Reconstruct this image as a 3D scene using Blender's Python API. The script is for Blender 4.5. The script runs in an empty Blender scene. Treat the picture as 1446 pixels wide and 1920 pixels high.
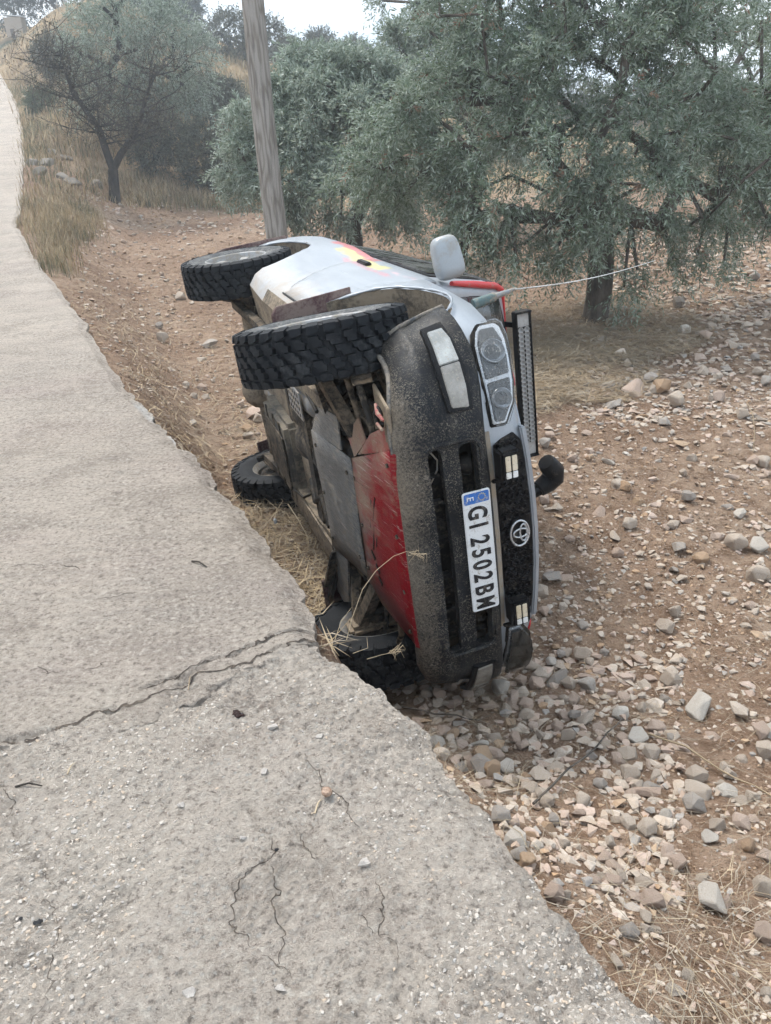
import bpy, bmesh, math, random
import numpy as np
from mathutils import Vector, Matrix
R_ = math.radians
rng = np.random.default_rng(7)
random.seed(7)
SC = bpy.context.scene
COL = SC.collection

# ------------------------------------------------------------------ camera
# camera axes in the world: x right, y forward, z up; road surface beside the camera is z = 0
CAM_H = 1.6
FPX = 1553.0                       # focal length in pixels of the 1446 x 1920 photograph
W = np.array([[0.99814616, -0.06086257, 0.0],
              [-0.02605162, -0.4272465, 0.90375978],
              [-0.05500514, -0.90208435, -0.42804002]])
cam_d = bpy.data.cameras.new('camera')
cam = bpy.data.objects.new('camera', cam_d); COL.objects.link(cam)
cam_d.sensor_fit = 'VERTICAL'; cam_d.sensor_height = 36.0; cam_d.sensor_width = 36.0
cam_d.lens = FPX / 1920 * 36.0
cam_d.clip_start = 0.05; cam_d.clip_end = 2000
m = Matrix.Identity(4)
for i in range(3):
    m[i][0] = W[i][0]; m[i][1] = -W[i][1]; m[i][2] = -W[i][2]
m[2][3] = CAM_H
cam.matrix_world = m
SC.camera = cam

# ------------------------------------------------------------------ world, sun, exposure
SUN_EL, SUN_AZ = R_(58), R_(-35)        # azimuth from +y (view direction), negative = to the left
world = bpy.data.worlds.new('World'); SC.world = world; world.use_nodes = True
nt = world.node_tree; nt.nodes.clear()
o_ = nt.nodes.new('ShaderNodeOutputWorld'); bg = nt.nodes.new('ShaderNodeBackground')
sky = nt.nodes.new('ShaderNodeTexSky'); sky.sky_type = 'NISHITA'; sky.sun_disc = False
sky.sun_elevation = SUN_EL; sky.sun_rotation = SUN_AZ; sky.dust_density = 4; sky.air_density = 1.0
tc = nt.nodes.new('ShaderNodeTexCoord'); no = nt.nodes.new('ShaderNodeTexNoise')
no.inputs['Scale'].default_value = 2.2; no.inputs['Detail'].default_value = 5
mp = nt.nodes.new('ShaderNodeMapping'); mp.inputs['Scale'].default_value = (1, 1, 3.0)
rp = nt.nodes.new('ShaderNodeValToRGB')
rp.color_ramp.elements[0].position = 0.35; rp.color_ramp.elements[0].color = (5.0, 6.4, 8.0, 1)
rp.color_ramp.elements[1].position = 0.62; rp.color_ramp.elements[1].color = (8.4, 8.9, 9.4, 1)
mx = nt.nodes.new('ShaderNodeMix'); mx.data_type = 'RGBA'; mx.inputs[0].default_value = 0.86
L = nt.links.new
L(tc.outputs['Generated'], mp.inputs['Vector']); L(mp.outputs[0], no.inputs['Vector']); L(no.outputs['Fac'], rp.inputs['Fac'])
L(sky.outputs[0], mx.inputs[6]); L(rp.outputs[0], mx.inputs[7]); L(mx.outputs[2], bg.inputs['Color'])
bg.inputs['Strength'].default_value = 0.075; L(bg.outputs[0], o_.inputs['Surface'])
sun_d = bpy.data.lights.new('sun', 'SUN'); sun_d.energy = 1.5; sun_d.angle = R_(18); sun_d.color = (1, 0.96, 0.9)
sun = bpy.data.objects.new('sun', sun_d); COL.objects.link(sun)
sd = Vector((math.sin(SUN_AZ) * math.cos(SUN_EL), math.cos(SUN_AZ) * math.cos(SUN_EL), math.sin(SUN_EL)))
sun.rotation_euler = sd.to_track_quat('Z', 'Y').to_euler(); sun.location = sd * 40
vs = SC.view_settings
vs.view_transform = 'Standard'; vs.look = 'None'; vs.gamma = 1; vs.use_curve_mapping = False
vs.exposure = 1.4
SC.render.engine = 'CYCLES'
cy = SC.cycles
cy.use_denoising = True
cy.max_bounces = 5; cy.diffuse_bounces = 2; cy.glossy_bounces = 2; cy.transmission_bounces = 4
cy.transparent_max_bounces = 8; cy.volume_bounces = 1
cy.use_adaptive_sampling = True; cy.adaptive_threshold = 0.03; cy.adaptive_min_samples = 16

# ------------------------------------------------------------------ helpers
def tag(o, label=None, cat=None, group=None, kind=None):
    if label: o['label'] = label
    if cat: o['category'] = cat
    if group: o['group'] = group
    if kind: o['kind'] = kind
    return o

def link(name, me, mats, parent=None, smooth=None):
    o = bpy.data.objects.new(name, me); COL.objects.link(o)
    if mats is not None:
        if not isinstance(mats, (list, tuple)): mats = [mats]
        for k in mats: me.materials.append(k)
    if smooth is not None and len(me.polygons):
        me.polygons.foreach_set('use_smooth', np.ones(len(me.polygons), bool))
        if smooth < 179: me.set_sharp_from_angle(angle=R_(smooth))
    if parent is not None: o.parent = parent
    return o

def empty(name, loc=(0, 0, 0), parent=None):
    o = bpy.data.objects.new(name, None); COL.objects.link(o); o.location = loc
    o.empty_display_size = 0.1
    if parent is not None: o.parent = parent
    return o

def np_mesh(name, V, F):
    """V (n,3) float array, F (m,k) int array with a fixed face size"""
    V = np.asarray(V, np.float32); F = np.asarray(F, np.int32)
    me = bpy.data.meshes.new(name)
    k = F.shape[1]
    me.vertices.add(len(V)); me.vertices.foreach_set('co', V.ravel())
    me.loops.add(F.size); me.loops.foreach_set('vertex_index', F.ravel())
    me.polygons.add(len(F)); me.polygons.foreach_set('loop_start', np.arange(0, F.size, k, dtype=np.int32))
    me.update(calc_edges=True); me.validate()
    return me

class MB:
    """collects polygons of one mesh"""
    def __init__(s): s.v = []; s.f = []; s.mi = []
    def add(s, V, F, mi=0):
        b = len(s.v); s.v.extend([tuple(map(float, p)) for p in V])
        for f in F: s.f.append([b + i for i in f]); s.mi.append(mi)
        return s
    def box(s, c, size, rot=None, mi=0, taper=1.0):
        hx, hy, hz = [q / 2 for q in size]
        P = []
        for z, k in ((-hz, 1.0), (hz, taper)):
            for x, y in ((-hx, -hy), (hx, -hy), (hx, hy), (-hx, hy)): P.append(Vector((x * k, y * k, z)))
        if rot is not None: P = [rot @ p for p in P]
        c = Vector(c)
        return s.add([p + c for p in P], [(3, 2, 1, 0), (4, 5, 6, 7), (0, 1, 5, 4), (1, 2, 6, 5), (2, 3, 7, 6), (3, 0, 4, 7)], mi)
    def bar(s, a, b, w, h, mi=0, up=(0, 0, 1)):
        a = Vector(a); b = Vector(b); d = (b - a); ln = d.length; d.normalize()
        u = Vector(up); sx = d.cross(u)
        if sx.length < 1e-4: sx = d.cross(Vector((1, 0, 0)))
        sx.normalize(); u = sx.cross(d)
        P = []
        for e in (a, b):
            for i, j in ((-1, -1), (1, -1), (1, 1), (-1, 1)): P.append(e + sx * (i * w / 2) + u * (j * h / 2))
        return s.add(P, [(0, 1, 2, 3), (7, 6, 5, 4), (0, 4, 5, 1), (1, 5, 6, 2), (2, 6, 7, 3), (3, 7, 4, 0)], mi)
    def tube(s, path, rad, n=8, mi=0, caps=True):
        path = [Vector(p) for p in path]; k = len(path)
        if not hasattr(rad, '__len__'): rad = [rad] * k
        d0 = (path[1] - path[0]).normalized()
        u = d0.orthogonal().normalized(); V = []
        for i in range(k):
            d = (path[min(i + 1, k - 1)] - path[max(i - 1, 0)])
            if d.length < 1e-9: d = d0.copy()
            d.normalize(); u = (u - d * u.dot(d))
            if u.length < 1e-5: u = d.orthogonal()
            u.normalize(); w = d.cross(u)
            for j in range(n):
                a = 2 * math.pi * j / n; V.append(path[i] + (u * math.cos(a) + w * math.sin(a)) * rad[i])
        F = [(i * n + j, i * n + (j + 1) % n, (i + 1) * n + (j + 1) % n, (i + 1) * n + j) for i in range(k - 1) for j in range(n)]
        if caps: F += [tuple(range(n - 1, -1, -1)), tuple(range((k - 1) * n, k * n))]
        return s.add(V, F, mi)
    def lathe(s, prof, n=48, axis='y', c=(0, 0, 0), mi=0, close=False):
        """prof: list of (radius, height along axis)"""
        V = []; k = len(prof)
        for r, h in prof:
            for j in range(n):
                a = 2 * math.pi * j / n
                V.append((c[0] + r * math.cos(a), c[1] + h, c[2] + r * math.sin(a)))
        kk = k if close else k - 1
        F = [(i * n + j, ((i + 1) % k) * n + j, ((i + 1) % k) * n + (j + 1) % n, i * n + (j + 1) % n) for i in range(kk) for j in range(n)]
        return s.add(V, F, mi)
    def prism(s, poly, d, mi=0):
        """poly: list of 3D points (one face); d: extrusion vector"""
        n = len(poly); d = Vector(d); P = [Vector(p) for p in poly]
        V = P + [p + d for p in P]
        F = [tuple(range(n - 1, -1, -1)), tuple(range(n, 2 * n))] + [(i, (i + 1) % n, n + (i + 1) % n, n + i) for i in range(n)]
        return s.add(V, F, mi)
    def mesh(s, name, fix=True, bevel=0):
        me = bpy.data.meshes.new(name); me.from_pydata(s.v, [], s.f)
        me.polygons.foreach_set('material_index', np.array(s.mi, np.int32))
        if fix or bevel:
            bm = bmesh.new(); bm.from_mesh(me)
            if fix: bmesh.ops.recalc_face_normals(bm, faces=bm.faces)
            if bevel:
                es = [e for e in bm.edges if len(e.link_faces) == 2 and e.calc_face_angle(0) > 0.5]
                bmesh.ops.bevel(bm, geom=es, offset=bevel, segments=2, affect='EDGES', clamp_overlap=True)
            bm.to_mesh(me); bm.free()
        me.update(); return me
    def build(s, name, mats, parent=None, smooth=None, bevel=0, fix=True):
        return link(name, s.mesh(name, fix, bevel), mats, parent, smooth)

def baked(o):
    """apply the modifiers of o into its mesh"""
    dg = bpy.context.evaluated_depsgraph_get(); dg.update()
    me = bpy.data.meshes.new_from_object(o.evaluated_get(dg), depsgraph=dg)
    o.modifiers.clear(); old = o.data; o.data = me; me.name = old.name
    return o

def cut(o, cutters, solver='EXACT'):
    for c in cutters:
        md = o.modifiers.new('cut', 'BOOLEAN'); md.operation = 'DIFFERENCE'; md.object = c; md.solver = solver
        md.material_mode = 'TRANSFER' if hasattr(md, 'material_mode') else md.material_mode
    baked(o)
    for c in cutters: bpy.data.objects.remove(c)
    return o

# ---- numpy noise
def _h(ix, iy, seed):
    with np.errstate(over='ignore'):
        n = (ix.astype(np.int64) * 374761393 + iy.astype(np.int64) * 668265263 + seed * 974711) & 0xffffffff
        n = ((n ^ (n >> 13)) * 1274126177) & 0xffffffff
        n = (n ^ (n >> 16)) & 0xffffffff
    return n.astype(np.float64) / 0xffffffff
def vnoise(x, y, seed=0):
    ix = np.floor(x); iy = np.floor(y); fx = x - ix; fy = y - iy
    fx = fx * fx * (3 - 2 * fx); fy = fy * fy * (3 - 2 * fy)
    a = _h(ix, iy, seed); b = _h(ix + 1, iy, seed); c = _h(ix, iy + 1, seed); d = _h(ix + 1, iy + 1, seed)
    return (a * (1 - fx) + b * fx) * (1 - fy) + (c * (1 - fx) + d * fx) * fy
def fbm(x, y, oct=4, seed=0, gain=.5):
    s = 0; a = 1; t = 0
    for i in range(oct):
        s = s + a * vnoise(x * 2 ** i + 17.3 * i, y * 2 ** i - 9.1 * i, seed + i); t += a; a *= gain
    return s / t
def worley(x, y, seed=0):
    ix = np.floor(x); iy = np.floor(y); best = np.full(x.shape, 9.0); idv = np.zeros(x.shape)
    for dx in (-1, 0, 1):
        for dy in (-1, 0, 1):
            cx = ix + dx; cy_ = iy + dy
            px = cx + _h(cx, cy_, seed); py = cy_ + _h(cx, cy_, seed + 5)
            d = np.hypot(px - x, py - y); k = d < best
            best = np.where(k, d, best); idv = np.where(k, _h(cx, cy_, seed + 9), idv)
    return best, idv
def sst(a, b, x):
    t = np.clip((x - a) / (b - a), 0, 1); return t * t * (3 - 2 * t)

# ---- materials
def srgb(*c): return tuple(((v / 255) / 12.92 if v / 255 <= .04045 else ((v / 255 + .055) / 1.055) ** 2.4) for v in c)
class Mat:
    def __init__(s, name, rough=.8, metal=0.0, spec=.5):
        s.m = bpy.data.materials.new(name); s.m.use_nodes = True; s.nt = s.m.node_tree
        s.b = s.nt.nodes['Principled BSDF']; s.b.inputs['Roughness'].default_value = rough
        s.b.inputs['Metallic'].default_value = metal; s.b.inputs['Specular IOR Level'].default_value = spec
        s._c = None
    def n(s, t, **k):
        q = s.nt.nodes.new(t)
        for a, b in k.items(): setattr(q, a, b)
        return q
    def L(s, a, b): s.nt.links.new(a, b)
    def co(s, scale=(1, 1, 1), which='Object', rot=(0, 0, 0)):
        if s._c is None: s._c = s.n('ShaderNodeTexCoord')
        if tuple(scale) == (1, 1, 1) and rot == (0, 0, 0): return s._c.outputs[which]
        q = s.n('ShaderNodeMapping'); q.inputs['Scale'].default_value = scale; q.inputs['Rotation'].default_value = rot
        s.L(s._c.outputs[which], q.inputs['Vector']); return q.outputs[0]
    def noise(s, scale, detail=4, rough=.55, vec=None, dist=0):
        q = s.n('ShaderNodeTexNoise'); q.inputs['Scale'].default_value = scale; q.inputs['Detail'].default_value = detail
        q.inputs['Roughness'].default_value = rough; q.inputs['Distortion'].default_value = dist
        s.L(vec if vec is not None else s.co(), q.inputs['Vector']); return q.outputs['Fac']
    def voro(s, scale, feat='F1', vec=None, out='Distance', rnd=1):
        q = s.n('ShaderNodeTexVoronoi'); q.feature = feat; q.inputs['Scale'].default_value = scale; q.inputs['Randomness'].default_value = rnd
        s.L(vec if vec is not None else s.co(), q.inputs['Vector']); return q.outputs[out]
    def ramp(s, fac, stops, interp='LINEAR'):
        q = s.n('ShaderNodeValToRGB'); e = q.color_ramp; e.interpolation = interp
        while len(e.elements) < len(stops): e.elements.new(.5)
        for el, (p, c) in zip(e.elements, stops):
            el.position = p
            if not hasattr(c, '__len__'): c = (c, c, c)
            el.color = tuple(c[:3]) + (1,)
        s.L(fac, q.inputs['Fac']); return q.outputs['Color']
    def mix(s, fac, a, b, blend='MIX'):
        q = s.n('ShaderNodeMix', data_type='RGBA', blend_type=blend)
        for sk, v in ((q.inputs[0], fac), (q.inputs[6], a), (q.inputs[7], b)):
            if isinstance(v, bpy.types.NodeSocket): s.L(v, sk)
            elif hasattr(v, '__len__'): sk.default_value = tuple(v[:3]) + (1,)
            else: sk.default_value = v if sk is q.inputs[0] else (v, v, v, 1)
        return q.outputs[2]
    def math(s, op, a, b=0.0, clamp=False):
        q = s.n('ShaderNodeMath', operation=op, use_clamp=clamp)
        for sk, v in ((q.inputs[0], a), (q.inputs[1], b)):
            if isinstance(v, bpy.types.NodeSocket): s.L(v, sk)
            else: sk.default_value = v
        return q.outputs[0]
    def sep(s, vec=None):
        q = s.n('ShaderNodeSeparateXYZ'); s.L(vec if vec is not None else s.co(), q.inputs[0]); return q.outputs
    def mr(s, v, a, b, c=0.0, d=1.0):
        q = s.n('ShaderNodeMapRange'); s.L(v, q.inputs[0])
        for i, k in enumerate((a, b, c, d)): q.inputs[i + 1].default_value = k
        return q.outputs[0]
    def col(s, c):
        if isinstance(c, bpy.types.NodeSocket): s.L(c, s.b.inputs['Base Color'])
        else: s.b.inputs['Base Color'].default_value = tuple(c[:3]) + (1,)
        return s
    def rough(s, r):
        if isinstance(r, bpy.types.NodeSocket): s.L(r, s.b.inputs['Roughness'])
        else: s.b.inputs['Roughness'].default_value = r
        return s
    def bump(s, h, dist=.01, strength=1.0):
        q = s.n('ShaderNodeBump'); q.inputs['Distance'].default_value = dist; q.inputs['Strength'].default_value = strength
        s.L(h, q.inputs['Height'])
        nrm = s.b.inputs['Normal']
        if nrm.is_linked: s.L(nrm.links[0].from_socket, q.inputs['Normal'])
        s.L(q.outputs[0], nrm); return s

MUD = (.33, .265, .195); MUD_D = (.16, .12, .085)

# ------------------------------------------------------------------ terrain
def ray(px, py):
    c = np.stack([(np.asarray(px, float) - 723) / FPX, (np.asarray(py, float) - 960) / FPX, np.ones_like(np.asarray(px, float))], -1)
    return c @ W.T
# right-hand edge of the concrete road, seen from above: X as a function of Y
E_Y = np.array([-6, -2, .3, .62, 1.01, 1.29, 1.5, 1.71, 2.04, 2.25, 2.45, 2.60, 2.8, 3.05, 3.29, 3.7, 4.19, 4.9, 5.63, 6.6, 7.63, 9.57, 13, 16.5, 20.5, 28, 37, 46, 58, 76, 140])
E_X = np.array([3.2, 1.75, .78, .64, .47, .34, .24, .14, -.02, -.14, -.27, -.27, -.35, -.47, -.58, -.79, -1.0, -1.37, -1.74, -2.15, -2.59, -3.47, -5.04, -6.58, -7.91, -10.46, -13.61, -16.94, -21.91, -29.9, -75])
Z_Y = np.array([-10, 9.5, 13, 16.5, 20.5, 28, 37, 46, 58, 76, 140])
Z_Z = np.array([0, 0, .11, .21, .44, 1.07, 2.07, 3.38, 5.35, 8.82, 20.0])
def edge_x(Y): return np.interp(Y, E_Y, E_X)
def road_z(Y):
    Y = np.asarray(Y, float)
    return (np.interp(Y - 1.2, Z_Y, Z_Z) + np.interp(Y, Z_Y, Z_Z) + np.interp(Y + 1.2, Z_Y, Z_Z)) / 3
def edge_rough(Y, Xs=0):
    Y = np.asarray(Y, float)
    near = sst(9, 4, Y)
    return (fbm(Y * 3.1, Y * 0 + 3.3, 3, 11) - .5) * .12 + (fbm(Y * 9, Y * 0 + 7.7, 4, 21) - .5) * .07 * near + (fbm(Y * 40, Y * 0 + 1.7, 2, 31) - .5) * .022 * near
def field_z(X, Y):
    b = np.interp(Y, [-5, .5, 1.0, 1.5, 2.0, 2.4, 2.8, 3.2, 4.2, 8, 20, 30], [-.1, -.14, -.2, -.32, -.50, -.66, -.80, -.90, -.90, -.88, -.84, -.80])
    r = sst(.3, 2.6, X - edge_x(Y)) * sst(3.0, 1.2, Y) * -.22
    lump = (fbm(X * .7, Y * .7, 3, 5) - .5) * .16 + (fbm(X * .25 + 4, Y * .25, 2, 6) - .5) * .25 * sst(6, 14, Y)
    clear = sst(.2, 1.4, np.hypot((X + .1) / 1.3, (Y - 4.6) / 2.4))
    return b + r + lump * (.25 + .75 * clear)
H_X = np.array([-70, -38, -24, -16, -11, -6, 0, 8, 16, 40, 90])
H_Z = np.array([13, 12.6, 12.0, 9.9, 7.7, 6.2, 5.2, 3.4, 2.5, 2.2, 3.0])
def ground_z(X, Y):
    X = np.asarray(X, float); Y = np.asarray(Y, float)
    zr = road_z(Y); d = (X - edge_x(Y)) * .88
    yb = np.interp(X, [-30, -9, -6.5, -4.5, 0, 6, 14, 40], [20, 22.5, 24, 27, 30, 33, 38, 40])
    t = np.clip((Y - yb) / 38, 0, 1.6)
    k = np.interp(X / np.maximum(Y, 8) * 65, H_X, H_Z)
    hill = k * (sst(0, 1, np.clip(t, 0, 1)) * .55 + np.clip(t, 0, 1.0) * .45)
    hill = hill + (fbm(X * .16, Y * .16, 3, 41) - .5) * 2.2 * sst(0, .3, t)
    zf = field_z(X, np.minimum(Y, 40)) + hill
    bw = np.interp(Y, [0, 1.0, 2.0, 2.3, 3.8, 5.6, 10, 20, 40, 90], [.5, .5, .38, .20, .20, .55, 1.3, 2.2, 5, 9])
    s = sst(0, 1, d / bw) if False else np.clip(d / bw, 0, 1)
    s = s * s * (3 - 2 * s)
    lip = zr - np.interp(Y, [0, 2, 6, 12, 25], [.07, .13, .13, .10, .03])
    z = lip * (1 - s) + zf * s
    under = zr - .22
    z = np.where(d < 0, np.maximum(under, lip + d * 1.5), z)
    # bank on the far side of the road
    dl = -(X - edge_x(Y)) - 3.7
    z = np.where(dl > 0, zr - .1 + dl * .12 * sst(0, 3, dl), z)
    return z
def micro(X, Y):
    """clods and ploughed crumbs, only close by"""
    n = sst(16, 6, np.hypot(X, Y))
    w1, _ = worley(X * 7, Y * 7, 3); w2, _ = worley(X * 17 + 3, Y * 17, 8)
    on = sst(0, .25, X - edge_x(Y))
    return on * n * ((.5 - w1) * .035 * fbm(X * 1.3, Y * 1.3, 2, 14) + (.45 - w2) * .016 + (fbm(X * 5, Y * 5, 3, 15) - .5) * .05) \
        + on * (1 - n) * (fbm(X * 2.2, Y * 2.2, 3, 16) - .5) * .14
def g1(x, y):
    return float((ground_z(np.array([x]), np.array([y])) + micro(np.array([x]), np.array([y])))[0])
_Ys = np.geomspace(.75, 160, 120)
def pix_ground(px, py):
    """first point of the ground on the sight line of a photograph pixel (N,) -> (N,3)"""
    px = np.atleast_1d(np.asarray(px, float)); py = np.atleast_1d(np.asarray(py, float))
    d = ray(px, py); n = len(px); lo = np.full(n, _Ys[0]); hi = np.full(n, _Ys[-1]); done = np.zeros(n, bool)
    f = lambda Y: CAM_H + d[:, 2] * Y / d[:, 1] - ground_z(d[:, 0] * Y / d[:, 1], Y)
    for y in _Ys[1:]:
        k = ~done
        if not k.any(): break
        s = y / d[k, 1]; below = CAM_H + d[k, 2] * s < ground_z(d[k, 0] * s, d[k, 1] * s)
        ii = np.where(k)[0]; hi[ii[below]] = y; done[ii[below]] = True; lo[ii[~below]] = y
    for _ in range(7):
        m_ = (lo + hi) / 2; b_ = f(m_) < 0; hi = np.where(b_, m_, hi); lo = np.where(b_, lo, m_)
    out = np.stack([d[:, 0] * hi / d[:, 1], hi, CAM_H + d[:, 2] * hi / d[:, 1]], 1)
    out[:, 2] = ground_z(out[:, 0], out[:, 1]) + micro(out[:, 0], out[:, 1])
    return out
def at_depth(px, py, Y):
    d = ray(px, py); s = Y / d[..., 1]
    return np.stack([d[..., 0] * s, d[..., 1] * s, CAM_H + d[..., 2] * s], -1)

# soil material: pale crumbly earth, browner where freshly turned
def soil_mat():
    M = Mat('soil', .95, 0, .2)
    n1 = M.noise(.55, 4, .6); n2 = M.noise(9, 6, .65); n3 = M.noise(60, 5, .7)
    c = M.ramp(n1, [(.3, (.23, .143, .094)), (.5, (.325, .22, .15)), (.7, (.41, .30, .215))])
    c = M.mix(M.ramp(n2, [(.38, .75), (.56, 0)]), c, (.155, .09, .054))
    c = M.mix(M.ramp(n3, [(.52, 0), (.72, .6)]), c, (.50, .385, .285))
    g = M.voro(38, vec=M.co()); c = M.mix(M.ramp(g, [(.12, .5), (.25, 0)]), c, (.52, .43, .34))
    # dry grass hill beyond the field
    p = M.sep(M.n('ShaderNodeNewGeometry').outputs['Position'])
    far = M.mr(p[1], 26, 33); hz = M.noise(.25, 5, .6)
    hc = M.ramp(hz, [(.35, (.10, .105, .06)), (.5, (.30, .215, .12)), (.68, (.40, .29, .17))])
    c = M.mix(far, c, hc)
    M.col(c)
    M.bump(n2, .07, 1.0); M.bump(M.noise(28, 5, .7), .03, 1.0); M.bump(n3, .015, 1.0); M.bump(M.noise(220, 3), .003, .8)
    return M.m
SOIL = soil_mat()
def make_ground():
    nx_, ny_ = 640, 620
    u = np.linspace(-1, 1, nx_); um = math.asinh(120 / 1.6)
    X = 1.6 * np.sinh(u * um) + .6
    v0 = -math.asinh(8 / 2.2); v1 = math.asinh(170 / 2.2)
    Y = 2.2 * np.sinh(np.linspace(v0, v1, ny_)) + 2.6
    XX, YY = np.meshgrid(X, Y)
    ZZ = ground_z(XX, YY) + micro(XX, YY)
    V = np.stack([XX, YY, ZZ], -1).reshape(-1, 3)
    i = np.arange(ny_ - 1)[:, None] * nx_ + np.arange(nx_ - 1)[None]
    F = np.stack([i, i + 1, i + nx_ + 1, i + nx_], -1).reshape(-1, 4)
    me = np_mesh('ground', V, F)
    o = link('ground', me, SOIL, smooth=180)
    tag(o, kind='structure'); return o
make_ground()

# ------------------------------------------------------------------ concrete road: two slabs that meet at a broken joint
JOINT = pix = np.array([(-160, 1412), (0, 1388), (60, 1378), (130, 1356), (210, 1330), (260, 1318), (330, 1284), (400, 1258), (470, 1238), (530, 1212), (575, 1196), (610, 1184), (680, 1170)])
def zplane(px, py, z=0.0):
    d = ray(px, py); s = (z - CAM_H) / d[..., 2]
    return np.stack([d[..., 0] * s, d[..., 1] * s], -1)
JW = zplane(JOINT[:, 0], JOINT[:, 1]); JW = JW[np.argsort(JW[:, 0])]
def joint_y(X):
    X = np.asarray(X, float)
    return np.interp(X, JW[:, 0], JW[:, 1]) + (JW[0, 1] - 2.3) * 0 + (fbm(X * 7, X * 0 + .4, 5, 51, .65) - .5) * .09 + np.where(X < JW[0, 0], 0, 0)
CRACKS = [[(5, 1460), (30, 1560), (95, 1650), (95, 1760), (80, 1860), (55, 1940)],
          [(440, 1420), (445, 1470), (520, 1600), (440, 1650), (447, 1740), (500, 1785), (560, 1850), (570, 1900)],
          [(500, 1600), (520, 1680), (540, 1790), (560, 1840)],
          [(560, 1410), (600, 1450), (660, 1520), (700, 1640), (730, 1760), (760, 1890)],
          [(540, 1540), (600, 1600), (640, 1690), (700, 1760)]]
def seg_dist(X, Y, P):
    best = np.full(X.shape, 9.0)
    for a, b in zip(P[:-1], P[1:]):
        d = b - a; t = np.clip(((X - a[0]) * d[0] + (Y - a[1]) * d[1]) / (d @ d), 0, 1)
        best = np.minimum(best, np.hypot(X - a[0] - t * d[0], Y - a[1] - t * d[1]))
    return best
def zplane(px, py, z=0.0):
    d = ray(px, py); s = (z - CAM_H) / d[..., 2]
    return np.stack([d[..., 0] * s, d[..., 1] * s], -1)
def concrete(name, near):
    M = Mat(name, .93, 0, .25)
    v = M.co()
    n1 = M.noise(.8, 5, .62); n2 = M.noise(14, 6, .7); n3 = M.noise(120, 5, .75)
    if near:
        c = M.ramp(n1, [(.32, (.45, .385, .325)), (.5, (.52, .45, .385)), (.7, (.58, .50, .42))])
    else:
        c = M.ramp(n1, [(.30, (.40, .345, .295)), (.5, (.49, .42, .355)), (.7, (.55, .465, .385))])
    c = M.mix(M.ramp(n2, [(.36, .35), (.52, 0)]), c, (.28, .245, .205))
    c = M.mix(M.ramp(n3, [(.5, 0), (.75, .55)]), c, (.64, .58, .51))
    c = M.mix(M.ramp(n3, [(.25, .6), (.42, 0)]), c, (.20, .175, .15))
    if near:
        ag = M.voro(55); cid = M.voro(55, out='Color')
        sz = M.ramp(M.noise(5, 3), [(.36, .25), (.56, 1)])
        k = M.math('MULTIPLY', M.ramp(ag, [(.20, 1), (.34, 0)]), sz)
        k = M.math('MULTIPLY', k, M.ramp(cid, [(.25, .1), (.5, .95)]))
        c = M.mix(k, c, M.mix(cid, (.36, .34, .32), (.58, .55, .50)))
        M.bump(k, .006, .9)
        # brown litter stains
        st = M.noise(26, 3, .5); c = M.mix(M.ramp(st, [(.66, 0), (.76, .6)]), c, (.16, .09, .06))
    else:
        # faint transverse brush marks and tyre grime across the old slab
        br = M.noise(6, 5, .6, vec=M.co((.35, 3.2, 1), rot=(0, 0, .28)))
        c = M.mix(M.ramp(br, [(.42, .28), (.56, 0)]), c, (.30, .265, .235))
        pk = M.noise(1.4, 3, .5, vec=M.co((.5, 1.2, 1))); c = M.mix(M.ramp(pk, [(.5, 0), (.7, .35)]), c, (.42, .33, .30))
        spk = M.noise(75, 3, .6, vec=M.co((1, 1.6, 1))); c = M.mix(M.ramp(spk, [(.33, .85), (.42, 0)]), c, (.15, .125, .105)); M.bump(spk, .006, .8)
        M.bump(br, .004, .25)
        def patch(px, py, hx, hy, ang, colr, k0, k1, sc):
            nonlocal c
            q = zplane(np.array(float(px)), np.array(float(py)))
            mp_ = M.n('ShaderNodeMapping', vector_type='TEXTURE'); mp_.inputs['Location'].default_value = (float(q[0]), float(q[1]), 0); mp_.inputs['Rotation'].default_value = (0, 0, R_(ang)); mp_.inputs['Scale'].default_value = (hx, hy, 1000)
            M.L(M.co(), mp_.inputs['Vector']); ln = M.n('ShaderNodeVectorMath', operation='LENGTH'); M.L(mp_.outputs[0], ln.inputs[0])
            k = M.math('MULTIPLY', M.mr(ln.outputs['Value'], .35, 1.0, 1, 0), M.ramp(M.noise(sc, 5, .7), [(k0, 0), (k1, .9)])); c = M.mix(k, c, colr)
        # white scrape along the edge, dark rubber scuffs
        patch(268, 765, .34, .045, 118, (.68, .68, .67), .30, .48, 14)
        patch(330, 822, .22, .03, 118, (.66, .66, .65), .34, .5, 14)
        patch(420, 872, .22, .07, 150, (.15, .14, .135), .42, .62, 11)
        patch(180, 860, .30, .05, 165, (.20, .185, .17), .46, .64, 9)
        patch(235, 885, .12, .03, 165, (.18, .165, .15), .40, .60, 12)
    wornp = M.ramp(M.noise(1.7, 4, .6), [(.42, 0), (.62, 1)])
    c = M.mix(M.math('MULTIPLY', wornp, .38), c, (.60, .53, .45) if near else (.60, .52, .435)); c = M.mix(M.ramp(M.noise(2.2, 6, .7), [(.36, .6), (.50, 0)]), c, (.32, .27, .225))
    n4 = M.noise(48, 6, .75); c = M.mix(M.ramp(n4, [(.36, .85), (.47, 0)]), c, (.19, .16, .135)); c = M.mix(M.ramp(n4, [(.54, 0), (.64, .75)]), c, (.68, .62, .54))
    M.col(c)
    M.bump(n2, .025, .9); M.bump(n4, .022, 1.0); M.bump(n3, .009, 1.0); M.bump(M.noise(420, 3, .6), .002, 1.0)
    return M.m
CON_N = concrete('rough_concrete', True); CON_F = concrete('worn_concrete', False)

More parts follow.
